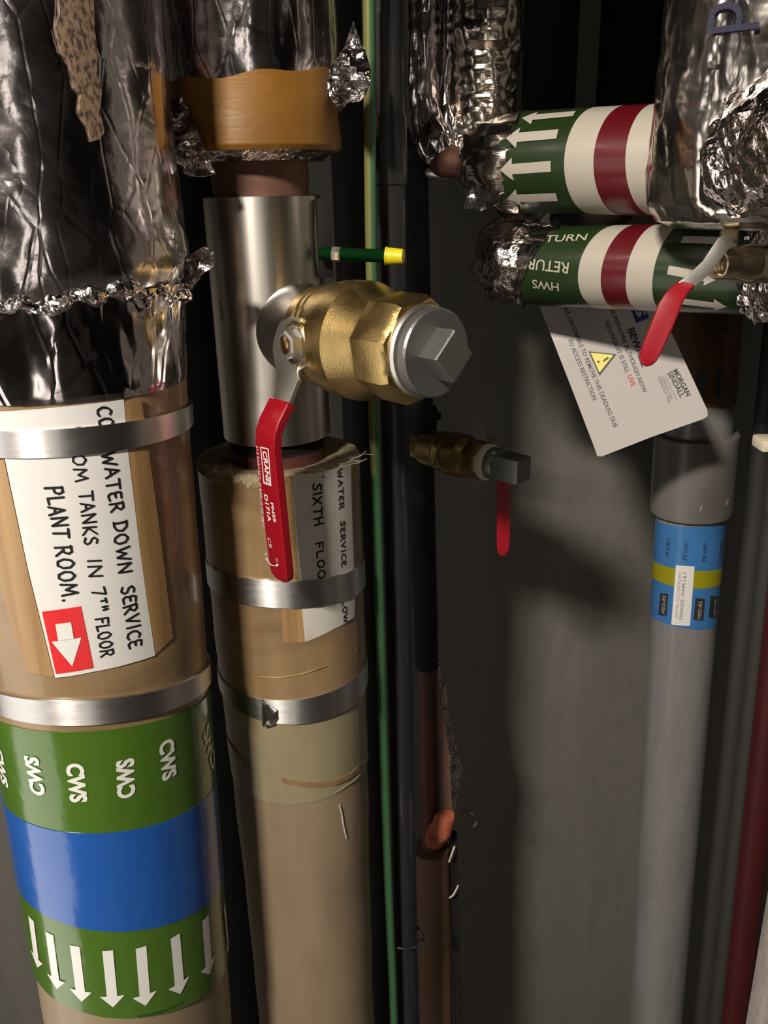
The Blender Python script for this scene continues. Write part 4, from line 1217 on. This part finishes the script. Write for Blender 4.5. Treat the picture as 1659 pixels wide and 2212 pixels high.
part('logo_square', lay(poly_bm([[CS.hit(*p) for p in ((1374, 698), (1402, 687), (1388, 650), (1360, 661))]]), CS, .0003), M['sign_blue'], crd, 'dark blue logo square')
part('logo_letter', lettering(CS, 'S', (1369, 663), (1378, 687), 20, .0006, .03), M['laminate'], crd, 'pale letter in the logo')

# ------------------------------------------------------------------ grey vacuum pipe
GP = Cyl(P(1422, 2104, .86), P(1490, 1144, .86), .0352)
gv = thing('grey_waste_pipe', 'grey plastic pipe on the right with wide coupler and blue and yellow band', 'pipe', (GP.A.x, GP.A.y, 0))
v0 = -GP.A.z / GP.d.z; v1 = (CEIL - GP.A.z) / GP.d.z
part('tube', revolve(GP, dense([(v0, .0352), (v1, .0352)], 30), 72), M['pvc_grey'], gv)
c_b, c_t = GP.vz(1104), GP.vz(934)
part('coupler', revolve(GP, [(c_b, .0352), (c_b, .0405), (c_b + .001, .0418)] + dense([(c_b + .002, .0420), (c_t - .002, .0420)], 8) + [(c_t - .001, .0418), (c_t, .0405), (c_t, .0352)], 72), M['pvc_coupler'], gv, 'wider grey coupler')
bt = [(1420, 1126), (1464, 1136), (1511, 1139), (1561, 1132)]
yt = [(1416, 1214), (1459, 1227), (1506, 1233), (1554, 1229)]
yb = [(1413, 1248), (1456, 1266), (1500, 1270), (1553, 1263)]
bb = [(1410, 1332), (1447, 1349), (1506, 1360), (1544, 1355)]
bd = part('identification_band', band(GP, bt, bb, .0005, 96), M['blue_band'], gv, 'blue vinyl band')
part('yellow_stripe', band(GP, yt, yb, .0009, 96), M['yellow_band'], bd, 'yellow stripe')
for (x, y) in ((1442, 1182), (1480, 1188), (1520, 1189), (1552, 1184)):
    part('lettering', lettering(GP, 'M.VAC', (x + 4, y + 21), (x + 7, y - 20), 9, .0011, .0), M['print'], bd, 'dark letters m.vac')
for (x, y, w) in ((1434, 1306, 8.5), (1510, 1316, 10), (1540, 1311, 8)):
    part('print_block', sheet(GP, [(x - w + 2, y - 25), (x + w + 2, y - 23), (x + w - 2, y + 24), (x - w - 2, y + 22)], .0009, .0003), M['print'], bd, 'black maker block')
    part('lettering', lettering(GP, 'MEDÆS', (x + 3, y + 20), (x + 6, y - 19), 8, .0013, .0, .1), M['cream'], bd, 'pale letters in the black block')
wl_ = part('white_label', sheet(GP, [(1461, 1220), (1480, 1222), (1500, 1223), (1490, 1351), (1470, 1350), (1451, 1348)], .0012, .0006), M['paper'], bd, 'small white label')
part('lettering', lettering(GP, 'DENTAL SUCTION PLANT', (1464, 1334), (1473, 1234), 6, .0016, .0), M['print_faint'], bd, 'faded print')
part('lettering', lettering(GP, 'EXHAUSTS - PUMPS 2 & 3', (1474, 1337), (1483, 1236), 6.5, .0016, .0), M['print_grey'], bd, 'grey print')
ot = part('upper_band', band(GP, [(1470, 560), (1520, 562), (1590, 560)], [(1480, 868), (1525, 882), (1570, 880), (1597, 870)], .0005, 96), M['ochre'], gv, 'ochre brown vinyl band')
for (x, y) in ((1514, 829), (1557, 829)):
    part('print_block', sheet(GP, [(x - 8, y - 27), (x + 12, y - 26), (x + 8, y + 26), (x - 12, y + 26)], .0009, .0003), M['print'], ot, 'black maker block')
    part('lettering', lettering(GP, 'MEDÆS', (x + 4, y + 22), (x + 8, y - 22), 10, .0013, .0, .1), M['print_grey'], ot, 'dim letters in the black block')
for (x, y) in ((1526, 690), (1568, 690)):
    part('lettering', lettering(GP, 'M.VAC', (x + 3, y + 26), (x + 7, y - 22), 10, .0011, .01), M['print'], ot, 'dark letters m.vac')
for (x, y, a) in ((1513, 1098, .6), (1570, 1085, .9)):
    SG = GP.with_r(.0421)
    part('glue_smear', sheet(SG, [(x - 3, y + 7), (x + 1, y + 6), (x + 5, y - 6), (x + 1, y - 7)], .0003, .0003), M['print_faint'], gv)

# ------------------------------------------------------------------ twin foil pipes at the top
def foil_pipe(name, label, pts, rs, seed, m):
    t = thing(name, label, 'pipe', P(pts[2][0], pts[2][1], pts[2][2]))
    q = [P(*p) for p in pts]
    tp = q[0].copy(); tp.z = CEIL
    part('foil_wrap', tube([tp] + q, [rs[0]] + rs, 56, sub=6, step=.004, disp=lambda p: .0045 * (ridged(Vector((p.x * 42, p.y * 42, p.z * 20)), seed) - .42)), m, t)
    return t


fa = foil_pipe('foil_wrapped_pipe', 'foil wrapped pipe ending in a rusty elbow, right of the black conduit', [(915, -200, .80), (912, 0, .80), (913, 160, .80), (920, 250, .80), (935, 310, .795), (960, 345, .79)], [.0142, .0142, .0142, .016, .0185, .013], 41.0, M['foil_left'])
part('elbow', tube([P(935, 350, .80), P(960, 352, .785), P(985, 350, .78), P(1010, 345, .785)], [.010, .0115, .012, .012], 24, sub=8, disp=lambda p: .0012 * noise.noise(p * 80)), M['rust'], fa, 'rusty brown elbow')
part('pipe_stub', tube([P(915, 372, .80), P(935, 374, .79), P(965, 376, .785)], .0042, 16, sub=4), M['zinc'], fa)
foil_pipe('foil_wrapped_pipe', 'slim foil wrapped pipe left of the ribbed foil riser', [(970, -200, .80), (968, 0, .80), (966, 120, .80), (963, 200, .80), (966, 250, .795), (985, 320, .79)], [.0056, .0056, .0056, .006, .0075, .006], 47.0, M['foil_left'])
